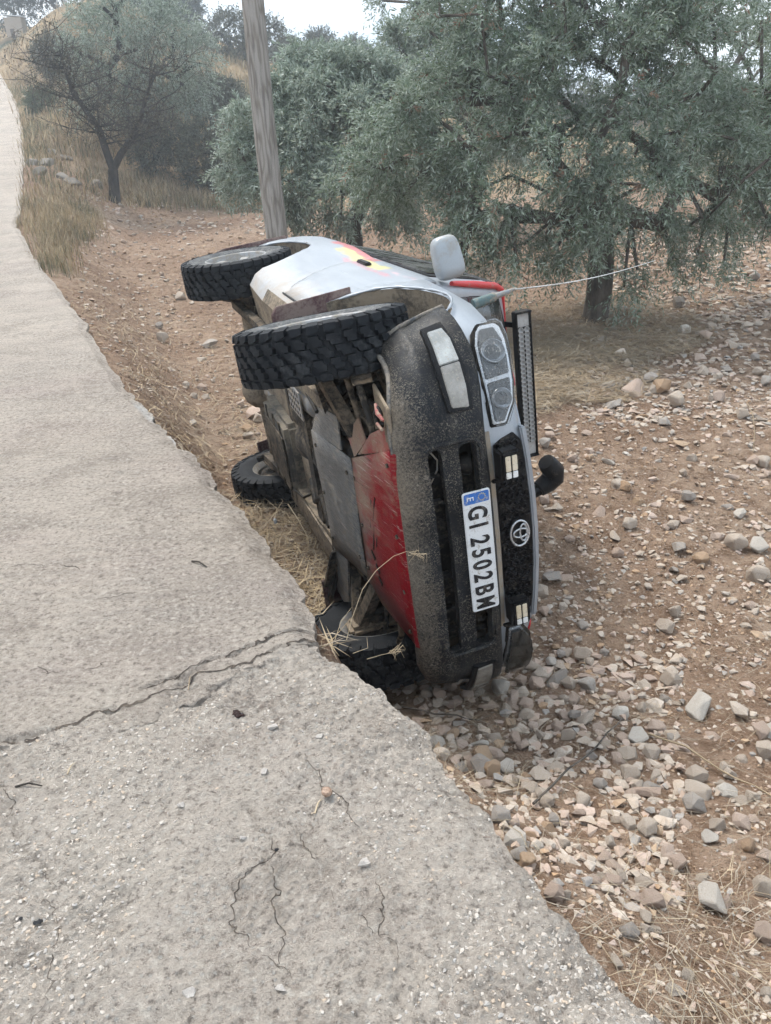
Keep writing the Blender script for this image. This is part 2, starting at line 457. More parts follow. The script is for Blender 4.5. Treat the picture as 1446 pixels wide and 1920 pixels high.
def slab_mesh(name, Xl, Yrows, near):
    """grid between the left road edge and the ragged right edge; columns follow the edge"""
    n = len(Xl)
    rows = []
    for y in Yrows: rows.append(np.full(n, y))
    Yg = np.array(rows)
    er = edge_x(Yg[:, 0]) + edge_rough(Yg[:, 0])
    Xg = er[:, None] + Xl[None]
    if near:
        jy = joint_y(Xg) - .007
        Ymax = jy; Ymin = Yrows[0]
        tt = (Yg - Ymin) / (Yrows[-1] - Ymin)
        Yg = Ymin + tt * (Ymax - Ymin)
    else:
        jy = joint_y(Xg) + .006
        y0, y1 = Yrows[0], Yrows[-1]
        w = sst(1.6, 0, Yg - y0)
        Yg = np.maximum(Yg + (jy - y0) * w, jy)
        Xg = edge_x(Yg) + edge_rough(Yg) + Xl[None]
    Z = road_z(Yg)
    er2 = edge_x(Yg) + edge_rough(Yg); dR = er2 - Xg
    Z = Z + (fbm(Xg * .9, Yg * .9, 3, 61) - .5) * .05
    Z = Z - sst(.10, 0, dR) * (.012 + .04 * fbm(Yg * 8, Xg * 0, 2, 62))
    if near:
        a, ida = worley(Xg * 46, Yg * 46, 71); b, idb = worley(Xg * 85, Yg * 85, 72)
        big = fbm(Xg * 2.2, Yg * 2.2, 2, 73)
        Z += np.clip(.42 - a, 0, 1) * .020 * (ida > .35) * sst(.30, .55, big) + np.clip(.4 - b, 0, 1) * .009
        Z += (fbm(Xg * 24, Yg * 24, 3, 74) - .5) * .020 + (fbm(Xg * 6, Yg * 6, 3, 77) - .5) * .024
        for cr in CRACKS:
            P = zplane(np.array([q[0] for q in cr]), np.array([q[1] for q in cr]))
            wob = .02
            d = seg_dist(Xg + (fbm(Xg * 18, Yg * 18, 2, 75) - .5) * wob * 2, Yg + (fbm(Xg * 18, Yg * 18, 2, 76) - .5) * wob * 2, P)
            Z -= .006 * np.exp(-(d / .006) ** 2) * sst(.25, .55, fbm(Xg * 4, Yg * 4, 2, 79))
        jd = joint_y(Xg) - Yg
        Z -= .018 * sst(.012, 0, jd) * fbm(Xg * 12, Yg * 12, 2, 78) + .006 * sst(-.9, .3, Xg + 1.0) + .004
    else:
        fade = sst(9, 3, Yg)
        Z += (fbm(Xg * 30, Yg * 30, 3, 81) - .5) * .009 * fade + (fbm(Xg * 5, Yg * 5, 3, 82) - .5) * .008 * fade
        jd = Yg - joint_y(Xg)
        Z -= .020 * sst(.030, 0, jd) * sst(.45, .6, fbm(Xg * 10, Yg * 10, 3, 83)) + .004
        P = zplane(np.array([592., 560, 510, 450, 390, 330, 270]), np.array([1172., 1178, 1192, 1222, 1240, 1268, 1292]))
        d = seg_dist(Xg + (fbm(Xg * 16, Yg * 16, 2, 85) - .5) * .06, Yg + (fbm(Xg * 16, Yg * 16, 2, 86) - .5) * .06, P); Z -= .014 * np.exp(-(d / .006) ** 2)
    ny = len(Yrows)
    top = np.stack([Xg, Yg, Z], -1).reshape(-1, 3)
    i = np.arange(ny - 1)[:, None] * n + np.arange(n - 1)[None]
    F = [np.stack([i, i + 1, i + n + 1, i + n], -1).reshape(-1, 4)]
    V = [top]; base = len(top)
    # broken right-hand side face in 5 courses, and the joint face
    def skirt(idx, nrm, flip, thick, seed):
        nonlocal base
        ring = top[idx]; prev = idx; k = len(idx)
        for c in range(1, 6):
            f = c / 5
            off = (fbm(ring[:, 1] * 16 + c * 3.1, ring[:, 0] * 16 + c * 1.7, 3, seed + c) - .55) * .07 * (1 if c < 5 else 0) - .02 * f
            r = ring + np.outer(off, nrm); r[:, 2] = ring[:, 2] - thick * f + (0 if c in (5,) else (fbm(ring[:, 1] * 20, ring[:, 0] * 20 + c, 2, seed + 9) - .5) * .02)
            V.append(r); cur = np.arange(base, base + k); base += k
            a, b = prev[:-1], prev[1:]; d, e = cur[:-1], cur[1:]
            F.append(np.stack([a, d, e, b] if not flip else [a, b, e, d], -1)); prev = cur
    rid = np.arange(ny) * n + n - 1
    skirt(rid, np.array([.87, .5, 0]), False, .19, 90)
    if near: skirt(np.arange(n) + (ny - 1) * n, np.array([0, 1., 0]), True, .12, 95)
    else: skirt(np.arange(n), np.array([0, -1., 0]), False, .12, 97)
    return np_mesh(name, np.concatenate(V), np.concatenate(F))
def cols(width, n, fine):
    t = np.linspace(0, 1, n) ** 1.0
    return -width * (1 - t) if fine else -width * (1 - t) ** 1.25
road = link('road', slab_mesh('road', cols(3.7, 300, False), np.concatenate([np.linspace(2.45, 3.2, 110)[:-1], np.linspace(3.2, 6, 170)[:-1], np.geomspace(6, 140, 150)]), False), CON_F, smooth=180)
tag(road, kind='structure')
slab = link('slab', slab_mesh('slab', cols(3.4, 430, False), np.linspace(.2, 2.45, 400), True), CON_N, parent=road, smooth=180)
slab['label'] = 'rough near slab of exposed aggregate with branching cracks'

# ------------------------------------------------------------------ the overturned car
# car frame: x forward (front axle = 0), y to the car's left, z up from the tyre contact
CAR_R = Matrix(((0.2876745783314393, 0.07491500633874143, 0.9547937362630184),
                (-0.957509838659171, 0.0012089348001432798, 0.28839807098442427),
                (0.02045105994115165, -0.997189189824035, 0.0720796354414205)))
CAR_T = Vector((-0.495401007766837, 3.3519681043550853, -0.002729558453635983))
# ---- materials
def mud_over(M, base, amount=.5, z0=.3, z1=.9, scale=3.0, mud=MUD):
    """mud thrown up from below: heavy at the sills, thinning upwards, with its own blotches"""
    z = M.sep()[2]
    g = M.mr(z, z0, z1, 1, 0)
    n = M.noise(scale, 6, .68); n2 = M.noise(scale * 9, 4, .7)
    k = M.math('ADD', M.math('MULTIPLY', g, .55), M.math('MULTIPLY', n, .75))
    k = M.math('ADD', k, M.math('MULTIPLY', n2, .35))
    f = M.mr(k, 1.12 - amount * .6, 1.42 - amount * .55)
    return M.mix(f, base, mud), f
def paint_mat():
    M = Mat('silver_paint', .34, .45, .5)
    x, y, z = M.sep()
    base = (.33, .355, .385)
    # scuffed bright film with faint rubbed streaks along the side
    st = M.noise(3, 5, .65, vec=M.co((.7, 2, 5)))
    c = M.mix(M.ramp(st, [(.4, 0), (.7, .6)]), base, (.45, .47, .49))
    # faded race stickers on the right-hand flank: blue, red and yellow patches with worn pink lettering
    side = M.math('LESS_THAN', y, -.70)
    wob = M.math('MULTIPLY', M.math('SUBTRACT', M.noise(7, 4, .6), .5), .30)
    def patch(x0, x1, z0, z1, colr, sl=0.0, dens=.5):
        nonlocal c
        xx = M.math('ADD', x, wob); zz = M.math('ADD', M.math('ADD', z, M.math('MULTIPLY', wob, .35)), M.math('MULTIPLY', x, sl))
        k = M.math('MULTIPLY', M.mr(xx, x0, x0 + .06), M.mr(xx, x1 - .06, x1, 1, 0))
        k = M.math('MULTIPLY', k, M.math('MULTIPLY', M.mr(zz, z0, z0 + .025), M.mr(zz, z1 - .025, z1, 1, 0)))
        wear = M.ramp(M.noise(11, 6, .75), [(dens - .10, .05), (dens + .12, .85)])
        k = M.math('MULTIPLY', M.math('MULTIPLY', k, wear), side)
        c = M.mix(k, c, colr)
    patch(-2.85, -2.0, 1.05, 1.22, (.25, .36, .58), dens=.40)
    patch(-2.35, -1.35, 1.00, 1.12, (.58, .14, .13), dens=.35)
    patch(-1.95, -1.02, .93, 1.035, (.66, .58, .20), dens=.37)
    patch(-1.75, -.75, .885, .945, (.60, .22, .24), dens=.47)
    patch(-1.15, -.55, .96, 1.01, (.74, .45, .45), dens=.54)
    c, f = mud_over(M, c, .46, .30, .95, 3.0, (.38, .32, .255))
    M.col(c)
    M.rough(M.ramp(f, [(0, .36), (1, .9)]))
    M.L(M.mr(f, 0, 1, .35, 0), M.b.inputs['Metallic'])
    M.bump(M.noise(120, 3), .0006, .6); M.bump(M.noise(4.5, 3, .5), .03, .18)
    return M.m
PAINT = paint_mat()
def black_mat():
    M = Mat('black_plastic', .62, 0, .14)
    n = M.noise(4, 5, .65); fine = M.noise(95, 4, .7); fl = M.voro(70, vec=M.co()); fl2 = M.voro(150)
    x, y, z = M.sep()
    c = M.mix(M.ramp(n, [(.3, 0), (.75, .75)]), (.007, .0075, .0085), (.028, .031, .036))
    # splash of dried mud: thick haze low on the bumper, specks everywhere
    low = M.mr(z, .38, .62, 1, 0)
    hz = M.math('ADD', M.math('MULTIPLY', low, .36), M.math('MULTIPLY', M.noise(2.4, 4, .6), .55))
    k = M.math('ADD', hz, M.math('MULTIPLY', fine, .55))
    c = M.mix(M.mr(k, .74, .98, 0, .75), c, (.23, .19, .145))
    ctr = M.mr(M.math('ABSOLUTE', y), .3, .85, 1, .35)
    keep = M.math('MULTIPLY', M.ramp(M.noise(9, 3), [(.40, 0), (.56, 1)]), ctr)
    s1 = M.math('MULTIPLY', M.ramp(M.noise(85, 3, .75, dist=.8), [(.585, 0), (.63, 1)]), keep)
    s2 = M.math('MULTIPLY', M.ramp(M.noise(190, 3, .7), [(.54, 0), (.60, 1)]), M.ramp(M.noise(13, 3), [(.38, 0), (.56, .95)]))
    sm = M.noise(6, 6, .75, vec=M.co((1, .5, 2.2)), dist=1.0); c = M.mix(M.ramp(sm, [(.52, 0), (.74, .42)]), c, (.115, .10, .08)); c = M.mix(M.math('MULTIPLY', s2, .8), c, (.17, .15, .12)); c = M.mix(M.math('MULTIPLY', s1, .5), c, (.29, .255, .205))
    M.col(c); M.rough(M.ramp(k, [(.55, .42), (.85, .9)]))
    M.bump(s1, .002, .5); M.bump(M.noise(300, 3), .0006, .5)
    return M.m
BLACK = black_mat()
def simple(name, base, rough=.6, metal=0, dirt=.35, dcol=MUD, scale=8, bump=.002, bs=90):
    M = Mat(name, rough, metal, .5 if max(base) > .2 else .18)
    n = M.noise(scale, 6, .7); n2 = M.noise(scale * 8, 4, .7)
    k = M.math('ADD', M.math('MULTIPLY', n, .7), M.math('MULTIPLY', n2, .3))
    f = M.mr(k, .60 - dirt * .35, .72 - dirt * .30)
    M.col(M.mix(f, base, dcol)); M.rough(M.mr(f, 0, 1, rough, .92))
    if metal: M.L(M.mr(f, 0, 1, metal, 0), M.b.inputs['Metallic'])
    if bump: M.bump(M.noise(bs, 4, .65), bump, .8)
    return M.m
TRIM = simple('dark_trim', (.008, .008, .009), .42, 0, .16, (.10, .086, .07), 14, .0008, 200)
RUBBER = simple('tyre_rubber', (.011, .0125, .015), .68, 0, .26, (.042, .044, .046), 10, .0012, 160)
SIDEW = simple('dusty_sidewall', (.06, .063, .065), .85, 0, .40, (.20, .195, .185), 9, .001, 120)
ALLOY = simple('dusty_alloy', (.34, .34, .34), .5, .35, .55, (.28, .25, .21), 6, .001, 80)
CHASSIS = simple('muddy_steel', (.030, .027, .024), .75, .15, .42, (.17, .135, .098), 5, .004, 60)
CHASSIS_L = simple('caked_steel', (.085, .070, .055), .85, 0, .60, (.25, .20, .145), 6, .004, 50)
DARKM = simple('oily_metal', (.014, .013, .012), .6, .2, .3, (.085, .068, .05), 7, .003, 60)
TANKM = simple('fuel_tank_skin', (.07, .066, .06), .7, 0, .5, (.20, .17, .13), 4, .002, 50)
PIPE = simple('exhaust_steel', (.24, .25, .26), .45, .5, .5, (.33, .27, .20), 9, .002, 60)
FLAP = simple('maroon_rubber', (.10, .052, .055), .75, 0, .5, (.235, .175, .15), 7, .002, 60)
CHROME = simple('bright_bezel', (.50, .52, .54), .20, .6, .12, (.52, .48, .42), 12, .0004, 100)
WHITEP = simple('plate_white', (.70, .71, .71), .45, 0, .14, (.36, .31, .25), 30, .0004, 200)
BLUEP = simple('plate_blue', (.03, .14, .45), .45, 0, .2, (.42, .42, .40), 40, 0)
INK = simple('plate_black', (.02, .02, .022), .5, 0, .25, (.16, .14, .12), 40, 0)
REDP = simple('red_paint', (.55, .035, .04), .4, 0, .15, (.40, .24, .20), 8, .0006, 90)
ORANGE = simple('orange_lens', (.62, .14, .02), .25, 0, .1)
def streak_mat(name, base, base2, smear, mudk):
    M = Mat(name, .6, .0, .2)
    s = M.noise(7, 7, .75, vec=M.co((1.0, 2.6, 1), rot=(0, 0, .35)), dist=1.2); s2 = M.noise(22, 6, .75, vec=M.co((.8, 7, 1), rot=(0, 0, .22)), dist=.5)
    n = M.noise(2.6, 4, .6); fine = M.noise(60, 4, .7)
    c = M.mix(M.ramp(s2, [(.35, 0), (.62, .8)]), base, base2)
    k = M.math('ADD', M.math('MULTIPLY', s, .6), M.math('MULTIPLY', n, .55))
    if name.startswith('scraped_red'):
        x_, y_, z_ = M.sep(); k = M.math('ADD', k, M.math('ADD', M.mr(x_, .22, .66, .115, -.04), M.mr(y_, -.45, .10, .07, 0)))
        c = M.mix(M.math('MULTIPLY', M.mr(x_, .24, .44, .8, 0), M.ramp(M.noise(8, 5, .75), [(.44, 0), (.60, 1)])), c, (.13, .125, .12))
    f = M.mr(k, mudk, mudk + .16, 0, .92)
    c = M.mix(f, c, smear)
    c = M.mix(M.ramp(M.noise(45, 6, .8, dist=.5), [(.57, 0), (.68, .6)]), c, smear)
    sc1 = M.noise(9, 5, .7, vec=M.co((.6, 14, 1), rot=(0, 0, .15))); c = M.mix(M.ramp(sc1, [(.60, 0), (.66, .65)]), c, (.40, .33, .29)); sc2 = M.noise(7, 5, .7, vec=M.co((.7, 11, 1), rot=(0, 0, .55))); c = M.mix(M.ramp(sc2, [(.63, 0), (.68, .7)]), c, (.05, .035, .035))
    M.col(c); M.rough(M.mr(f, 0, 1, .40, .9)); M.bump(s2, .002, .5); M.bump(fine, .002, .6)
    return M.m
SKID_RED = streak_mat('scraped_red_plate', (.24, .004, .010), (.15, .006, .010), (.25, .18, .13), .60)
SKID_GREY = streak_mat('scraped_grey_plate', (.06, .06, .06), (.20, .195, .185), (.33, .28, .22), .57)
def glass_mat(name, tint, rough=.08):
    M = Mat(name, rough, 0, .6)
    n = M.noise(6, 5, .7); k = M.ramp(n, [(.4, 0), (.75, .45)])
    M.col(M.mix(k, tint, (.30, .28, .25))); M.rough(M.mr(n, .3, .8, rough, .6)); return M.m
GLASS = glass_mat('tinted_glass', (.012, .016, .018))
def lens_mat():
    """clear moulded lens with splashed mud over a bright reflector"""
    M = Mat('splashed_lens', .18, 0, .6)
    fl = M.voro(90); n = M.noise(11, 5, .7); f2 = M.voro(48, feat='F1', vec=M.co((1, 1, 2.2)))
    c = M.mix(M.ramp(n, [(.38, 0), (.66, 1)]), (.012, .015, .018), (.05, .056, .062))
    c = M.mix(M.ramp(f2, [(.25, .7), (.5, 0)]), c, (.02, .025, .03))
    c = M.mix(M.math('MULTIPLY', M.ramp(fl, [(.14, .9), (.24, 0)]), M.ramp(M.noise(20, 3), [(.4, 0), (.6, 1)])), c, (.42, .39, .34))
    M.col(c); M.rough(M.mr(n, .3, .8, .12, .6)); M.b.inputs['Coat Weight'].default_value = .6; M.bump(f2, .003, .6)
    return M.m
LENS = lens_mat()
def cover_mat():
    M = Mat('clear_cover', .08, 0, .6); n = M.noise(70, 4, .75); n2 = M.noise(7, 4, .6)
    k = M.math('ADD', M.math('MULTIPLY', M.ramp(n, [(.58, 0), (.68, .45)]), M.ramp(n2, [(.38, .1), (.6, 1)])), M.mr(n2, .3, .8, .01, .10))
    M.col(M.mix(n, (.42, .40, .36), (.34, .32, .28))); t = M.n('ShaderNodeBsdfTransparent'); mx_ = M.n('ShaderNodeMixShader'); out = M.nt.nodes['Material Output']
    gl = M.n('ShaderNodeBsdfGlossy'); gl.inputs['Roughness'].default_value = .06; lw = M.n('ShaderNodeFresnel'); lw.inputs['IOR'].default_value = 1.28
    m2 = M.n('ShaderNodeMixShader'); M.L(lw.outputs[0], m2.inputs[0]); M.L(t.outputs[0], m2.inputs[1]); M.L(gl.outputs[0], m2.inputs[2])
    M.L(k, mx_.inputs[0]); M.L(m2.outputs[0], mx_.inputs[1]); M.L(M.b.outputs[0], mx_.inputs[2]); M.L(mx_.outputs[0], out.inputs['Surface']); return M.m
COVER = cover_mat()
def frost_mat(name, c0, c1):
    M = Mat(name, .25, 0, .6)
    n = M.noise(9, 5, .7); fl = M.voro(80)
    c = M.mix(M.ramp(n, [(.4, 0), (.65, 1)]), c0, c1); c = M.mix(M.ramp(fl, [(.18, .6), (.30, 0)]), c, (.36, .31, .25))
    M.col(c); M.b.inputs['Coat Weight'].default_value = .5; return M.m
FROST = frost_mat('frosted_lens', (.26, .26, .24), (.44, .445, .425))
CLEARL = frost_mat('muddy_clear_lens', (.21, .19, .16), (.34, .32, .285))
BARCELL = frost_mat('bar_reflector', (.30, .30, .29), (.46, .46, .45))
CELL = frost_mat('lamp_reflector', (.66, .64, .56), (.85, .86, .87))
AMBER = frost_mat('lamp_cell', (.60, .50, .34), (.72, .64, .50))

car = empty('car')
car.matrix_world = Matrix.Translation(CAR_T) @ CAR_R.to_4x4()
tag(car, 'muddy silver off-road car lying on its side beside the concrete road', 'car')

def nx(y):
    y = abs(y); return .655 - .02 * (y / .4) ** 2 - 1.1 * max(0, y - .45) ** 2

# ---- body shell: lofted lower body with bonnet, then a cabin on top, wheel arches cut through
def ysc(x): return float(np.interp(x, [-3.3, -2.0, -1.55, -.75, -.36, .1, .38], [1.012, 1.012, .965, .962, 1.008, 1.018, 1.0]))
def ring(x, ym, ysill, zb, zt, yt, zc, crown=.02):
    k_ = ysc(x); ym *= k_; ysill *= k_; yt *= k_
    h = [(0, zb + .02), (.50, zb + .02), (ysill - .06, zb), (ysill, zb + .045), (ym - .035, zb + .10), (ym - .022, .55 if zb < .5 else zb + .16),
         (ym - .002, .70), (ym, .79), (ym - .012, zt - .12), (yt + .012, zt - .05), (yt - .015, zt - .012), (yt - .06, zt + .004),
         (yt - .20, zt + (zc - zt) * .55 + .003), (.36, zc - .008), (.15, zc), (0, zc)]
    return [(x, -a, b) for a, b in h] + [(x, a, b) for a, b in h[-2:0:-1]]
def loft(stations):
    mb = MB(); k = len(stations[0]); V = [p for s in stations for p in s]
    F = [(i * k + j, i * k + (j + 1) % k, (i + 1) * k + (j + 1) % k, (i + 1) * k + j) for i in range(len(stations) - 1) for j in range(k)]
    F += [tuple(range(k - 1, -1, -1)), tuple(range((len(stations) - 1) * k, len(stations) * k))]
    return mb.add(V, F)
ST = []
for x, ym, ysill, zb, zt, yt, zc in [
        (-3.20, .70, .66, .58, 1.02, .68, 1.05), (-3.16, .80, .74, .52, 1.08, .77, 1.10), (-3.06, .835, .78, .47, 1.10, .80, 1.11),
        (-2.80, .85, .79, .42, 1.115, .815, 1.12), (-2.38, .855, .79, .36, 1.12, .82, 1.12), (-1.95, .855, .79, .36, 1.12, .825, 1.12),
        (-1.50, .85, .785, .355, 1.115, .825, 1.12), (-1.0, .848, .785, .355, 1.11, .825, 1.12), (-.62, .846, .785, .36, 1.085, .82, 1.12),
        (-.45, .845, .785, .35, 1.06, .815, 1.105), (-.20, .842, .78, .38, 1.04, .805, 1.085), (.05, .838, .775, .42, 1.02, .795, 1.065),
        (.25, .828, .765, .46, .995, .775, 1.04), (.38, .805, .74, .48, .972, .745, 1.015), (.455, .768, .70, .49, .952, .70, .998),
        (.515, .72, .65, .50, .94, .655, .985), (.568, .652, .58, .50, .93, .59, .972), (.607, .575, .50, .50, .925, .52, .962),
        (.632, .47, .44, .50, .92, .43, .954), (.648, .33, .31, .51, .905, .30, .935)]:
    ST.append(ring(x, ym, ysill, zb, zt, yt, zc))
body = loft(ST).build('body', [PAINT, CHASSIS_L], car)
cut_list = []
for cx, r, z0 in ((0.0, .492, .41), (-2.375, .465, .41)):
    for s in (-1, 1):
        mb = MB(); n = 40
        P = [(cx + r * math.cos(2 * math.pi * j / n) * (1.03 if math.sin(2 * math.pi * j / n) > 0 else 1.0), s * .46, z0 + r * math.sin(2 * math.pi * j / n)) for j in range(n)]
        mb.prism(P, (0, s * .6, 0)); cut_list.append(mb.build('arch_cutter', CHASSIS_L))
        cut_list[-1].matrix_world = car.matrix_world
nc = MB().box((.75, 0, .55), (.56, 1.30, .44)).build('nose_cutter', DARKM); nc.matrix_world = car.matrix_world; cut_list.append(nc)
bpy.context.view_layer.update()
cut(body, cut_list)
body.data.polygons.foreach_set('use_smooth', np.ones(len(body.data.polygons), bool)); body.data.set_sharp_from_angle(angle=R_(32))
# underfloor faces and arch liners are caked
mi = np.zeros(len(body.data.polygons), np.int32)
lin = [i for i, mm in enumerate(body.data.materials) if mm and mm.name == 'caked_steel']
li = lin[0] if lin else 0
for p in body.data.polygons:
    c = p.center; rr = min(math.hypot(c.x, c.z - .41), math.hypot(c.x + 2.375, c.z - .41))
    under = p.normal.z < -.6 and abs(c.y) < .74
    inner = rr < .515 and abs(c.y) < .835 and c.z < .95 and (abs(p.normal.y) < .6 or abs(c.y) < .5)
    nose = c.x > .46 and c.z < .775 and (p.normal.z < -.5 or c.x < .48) and abs(c.y) < .66
    mi[p.index] = li if (under or inner or nose) else 0
body.data.polygons.foreach_set('material_index', mi)

# cabin
def plan(z, xf, xr, y, n=5, rf=.06, rr=.12):
    pts = []
    def corner(cx, cy_, r, a0):
        for k in range(n): a = a0 + (math.pi / 2) * k / (n - 1); pts.append((cx + r * math.cos(a), cy_ + r * math.sin(a), z))
    corner(xf - rf, y - rf, rf, 0); corner(xr + rr, y - rr, rr, math.pi / 2); corner(xr + rr, -y + rr, rr, math.pi); corner(xf - rf, -y + rf, rf, 1.5 * math.pi)
    return pts
lv = [plan(1.085, -.52, -3.14, .782), plan(1.13, -.575, -3.135, .778), plan(1.64, -1.06, -3.03, .612), plan(1.70, -1.13, -3.0, .580), plan(1.745, -1.22, -2.94, .53), plan(1.765, -1.42, -2.8, .42)]
mb = loft(lv)
cabin = mb.build('cabin', PAINT, car, smooth=35)
def cab_pt(side, s, t, off):
    """point on the cabin flank: s 0..1 from front to rear, t 0..1 from belt to roof"""
    x = (-.62 + t * -.50) * (1 - s) + (-3.02 + t * .09) * s; y = .780 - t * .168; z = 1.13 + t * .51
    nrm = Vector((0, .950, .313)) if side > 0 else Vector((0, -.950, .313))
    return Vector((x, side * y, z)) + nrm * off
for side in (-1, 1):
    for s0, s1, nm in ((.10, .47, 'door_window'), (.51, .93, 'quarter_window')):
        q = [cab_pt(side, s0 + (.03 if nm == 'door_window' else 0), .12, .012), cab_pt(side, s1, .12, .012), cab_pt(side, s1 - .005, .90, .012), cab_pt(side, s0 + .005, .90, .012)]
        nrm = Vector((0, side * .950, .313))
        fr = MB().prism([p - nrm * .004 for p in [cab_pt(side, s0 - .012, .05, 0), cab_pt(side, s1 + .012, .05, 0), cab_pt(side, s1 + .010, .97, 0), cab_pt(side, s0 - .010, .97, 0)]], nrm * .010).build('window_frame', TRIM, car, bevel=.003)
        w = MB().prism([p - nrm * .012 for p in q], nrm * .012).build(nm, GLASS, fr, bevel=.002)
# windscreen with black surround, red pillar tape
wa, wb = Vector((-.592, 0, 1.13)), Vector((-1.062, 0, 1.64)); wn = Vector((.735, 0, .678)).normalized()
def ws(y0, t, off): 
    yy = y0 * (.71 * (1 - t) + .54 * t); return wa.lerp(wb, t) + Vector((0, yy, 0)) + wn * (off - .035 * abs(y0) ** 3)
wsf = []
mb = MB(); N = 10
for off in (.008,):
    V = []; F = []
    for i in range(N + 1):
        for j in range(5): V.append(ws(-1 + 2 * i / N, .02 + j / 4 * .95, off + .03))
    for i in range(N):
        for j in range(4): F.append((i * 5 + j, i * 5 + j + 1, (i + 1) * 5 + j + 1, (i + 1) * 5 + j))
    mb.add(V, F)
wso = mb.build('windscreen', GLASS, car, smooth=40)
md = wso.modifiers.new('s', 'SOLIDIFY'); md.thickness = .012; md.offset = 0; baked(wso)
mb = MB(); mb.tube([ws(-1, .0, .03), ws(-1, .5, .03), ws(-1, .98, .03), ws(-.5, 1.0, .04), ws(0, 1.0, .045), ws(.5, 1.0, .04), ws(1, .98, .03), ws(1, .5, .03), ws(1, 0, .03), ws(.5, -.02, .04), ws(0, -.03, .045), ws(-.5, -.02, .04), ws(-1, 0, .03)], .014, 6)
mb.build('windscreen_seal', TRIM, wso, smooth=60)
for s in (-1, 1):
    mb = MB(); mb.tube([(-.66, s * .752, 1.205), (-.85, s * .686, 1.405), (-1.04, s * .616, 1.615), (-1.10, s * .575, 1.68), (-1.13, s * .51, 1.698), (-1.15, s * .38, 1.710), (-1.16, 0, 1.716)], [.012, .019, .019, .018, .014, .010, .010], 8)
    po = mb.build('pillar', REDP, car, smooth=50); po['label'] = 'red taped windscreen pillar and roof edge'
    # roof drip rail
    mb = MB(); mb.tube([(-1.16, s * .582, 1.695), (-2.0, s * .586, 1.702), (-2.95, s * .575, 1.695)], .016, 6); mb.build('drip_rail', TRIM, car, smooth=50)
# bonnet: slightly proud panel with shut line, red side stripe
mb = MB(); V = []; F = []
xs = [-.50, -.3, -.1, .1, .28, .42, .53, .60, .632]; NN = 13
for i, x in enumerate(xs):
    zc = np.interp(x, [-.62, -.45, -.20, .05, .25, .38, .455, .515, .568, .607, .632], [1.12, 1.105, 1.085, 1.065, 1.04, 1.015, .998, .985, .972, .962, .954])
    zt = np.interp(x, [-.62, -.45, -.20, .05, .25, .38, .455, .515, .568, .607, .632], [1.085, 1.06, 1.04, 1.02, .995, .972, .952, .94, .93, .925, .92])
    yt = np.interp(x, [-.62, .05, .25, .38, .455, .515, .568, .607, .632], [.82, .795, .775, .745, .70, .655, .59, .52, .43]) - .07
    for j in range(NN):
        q = -1 + 2 * j / (NN - 1); a = abs(q)
        V.append((x, q * yt, zt + (zc - zt) * (1 - a ** 2.2) + .012))
for i in range(len(xs) - 1):
    for j in range(NN - 1): F.append((i * NN + j, i * NN + j + 1, (i + 1) * NN + j + 1, (i + 1) * NN + j))
hood = mb.add(V, F).build('bonnet', PAINT, car, smooth=40)
md = hood.modifiers.new('s', 'SOLIDIFY'); md.thickness = .018; md.offset = -1; baked(hood)
for s in (-1, 1):
    mb = MB(); P = []
    for x in (.50, .44, .36, .26, .14, .02):
        yt = float(np.interp(x, [-.62, .05, .25, .38, .455, .515], [.82, .795, .775, .745, .70, .655])); zt = float(np.interp(x, [-.20, .05, .25, .38, .455, .515], [1.04, 1.02, .995, .972, .952, .94]))
        P.append((x, s * (yt - .075), zt + .020))
    V = []; F = []
    for i, p in enumerate(P):
        V += [(p[0], p[1] + s * .012, p[2] - .004), (p[0], p[1] - s * .012, p[2] + .006), (p[0], p[1] - s * .045, p[2] + .010)]
    for i in range(len(P) - 1):
        for j in range(2): F.append((i * 3 + j, i * 3 + j + 1, i * 3 + j + 4, i * 3 + j + 3))
    st = mb.add(V, F).build('bonnet_stripe', REDP, car, smooth=60)
    md = st.modifiers.new('s', 'SOLIDIFY'); md.thickness = .008; md.offset = 1; baked(st)

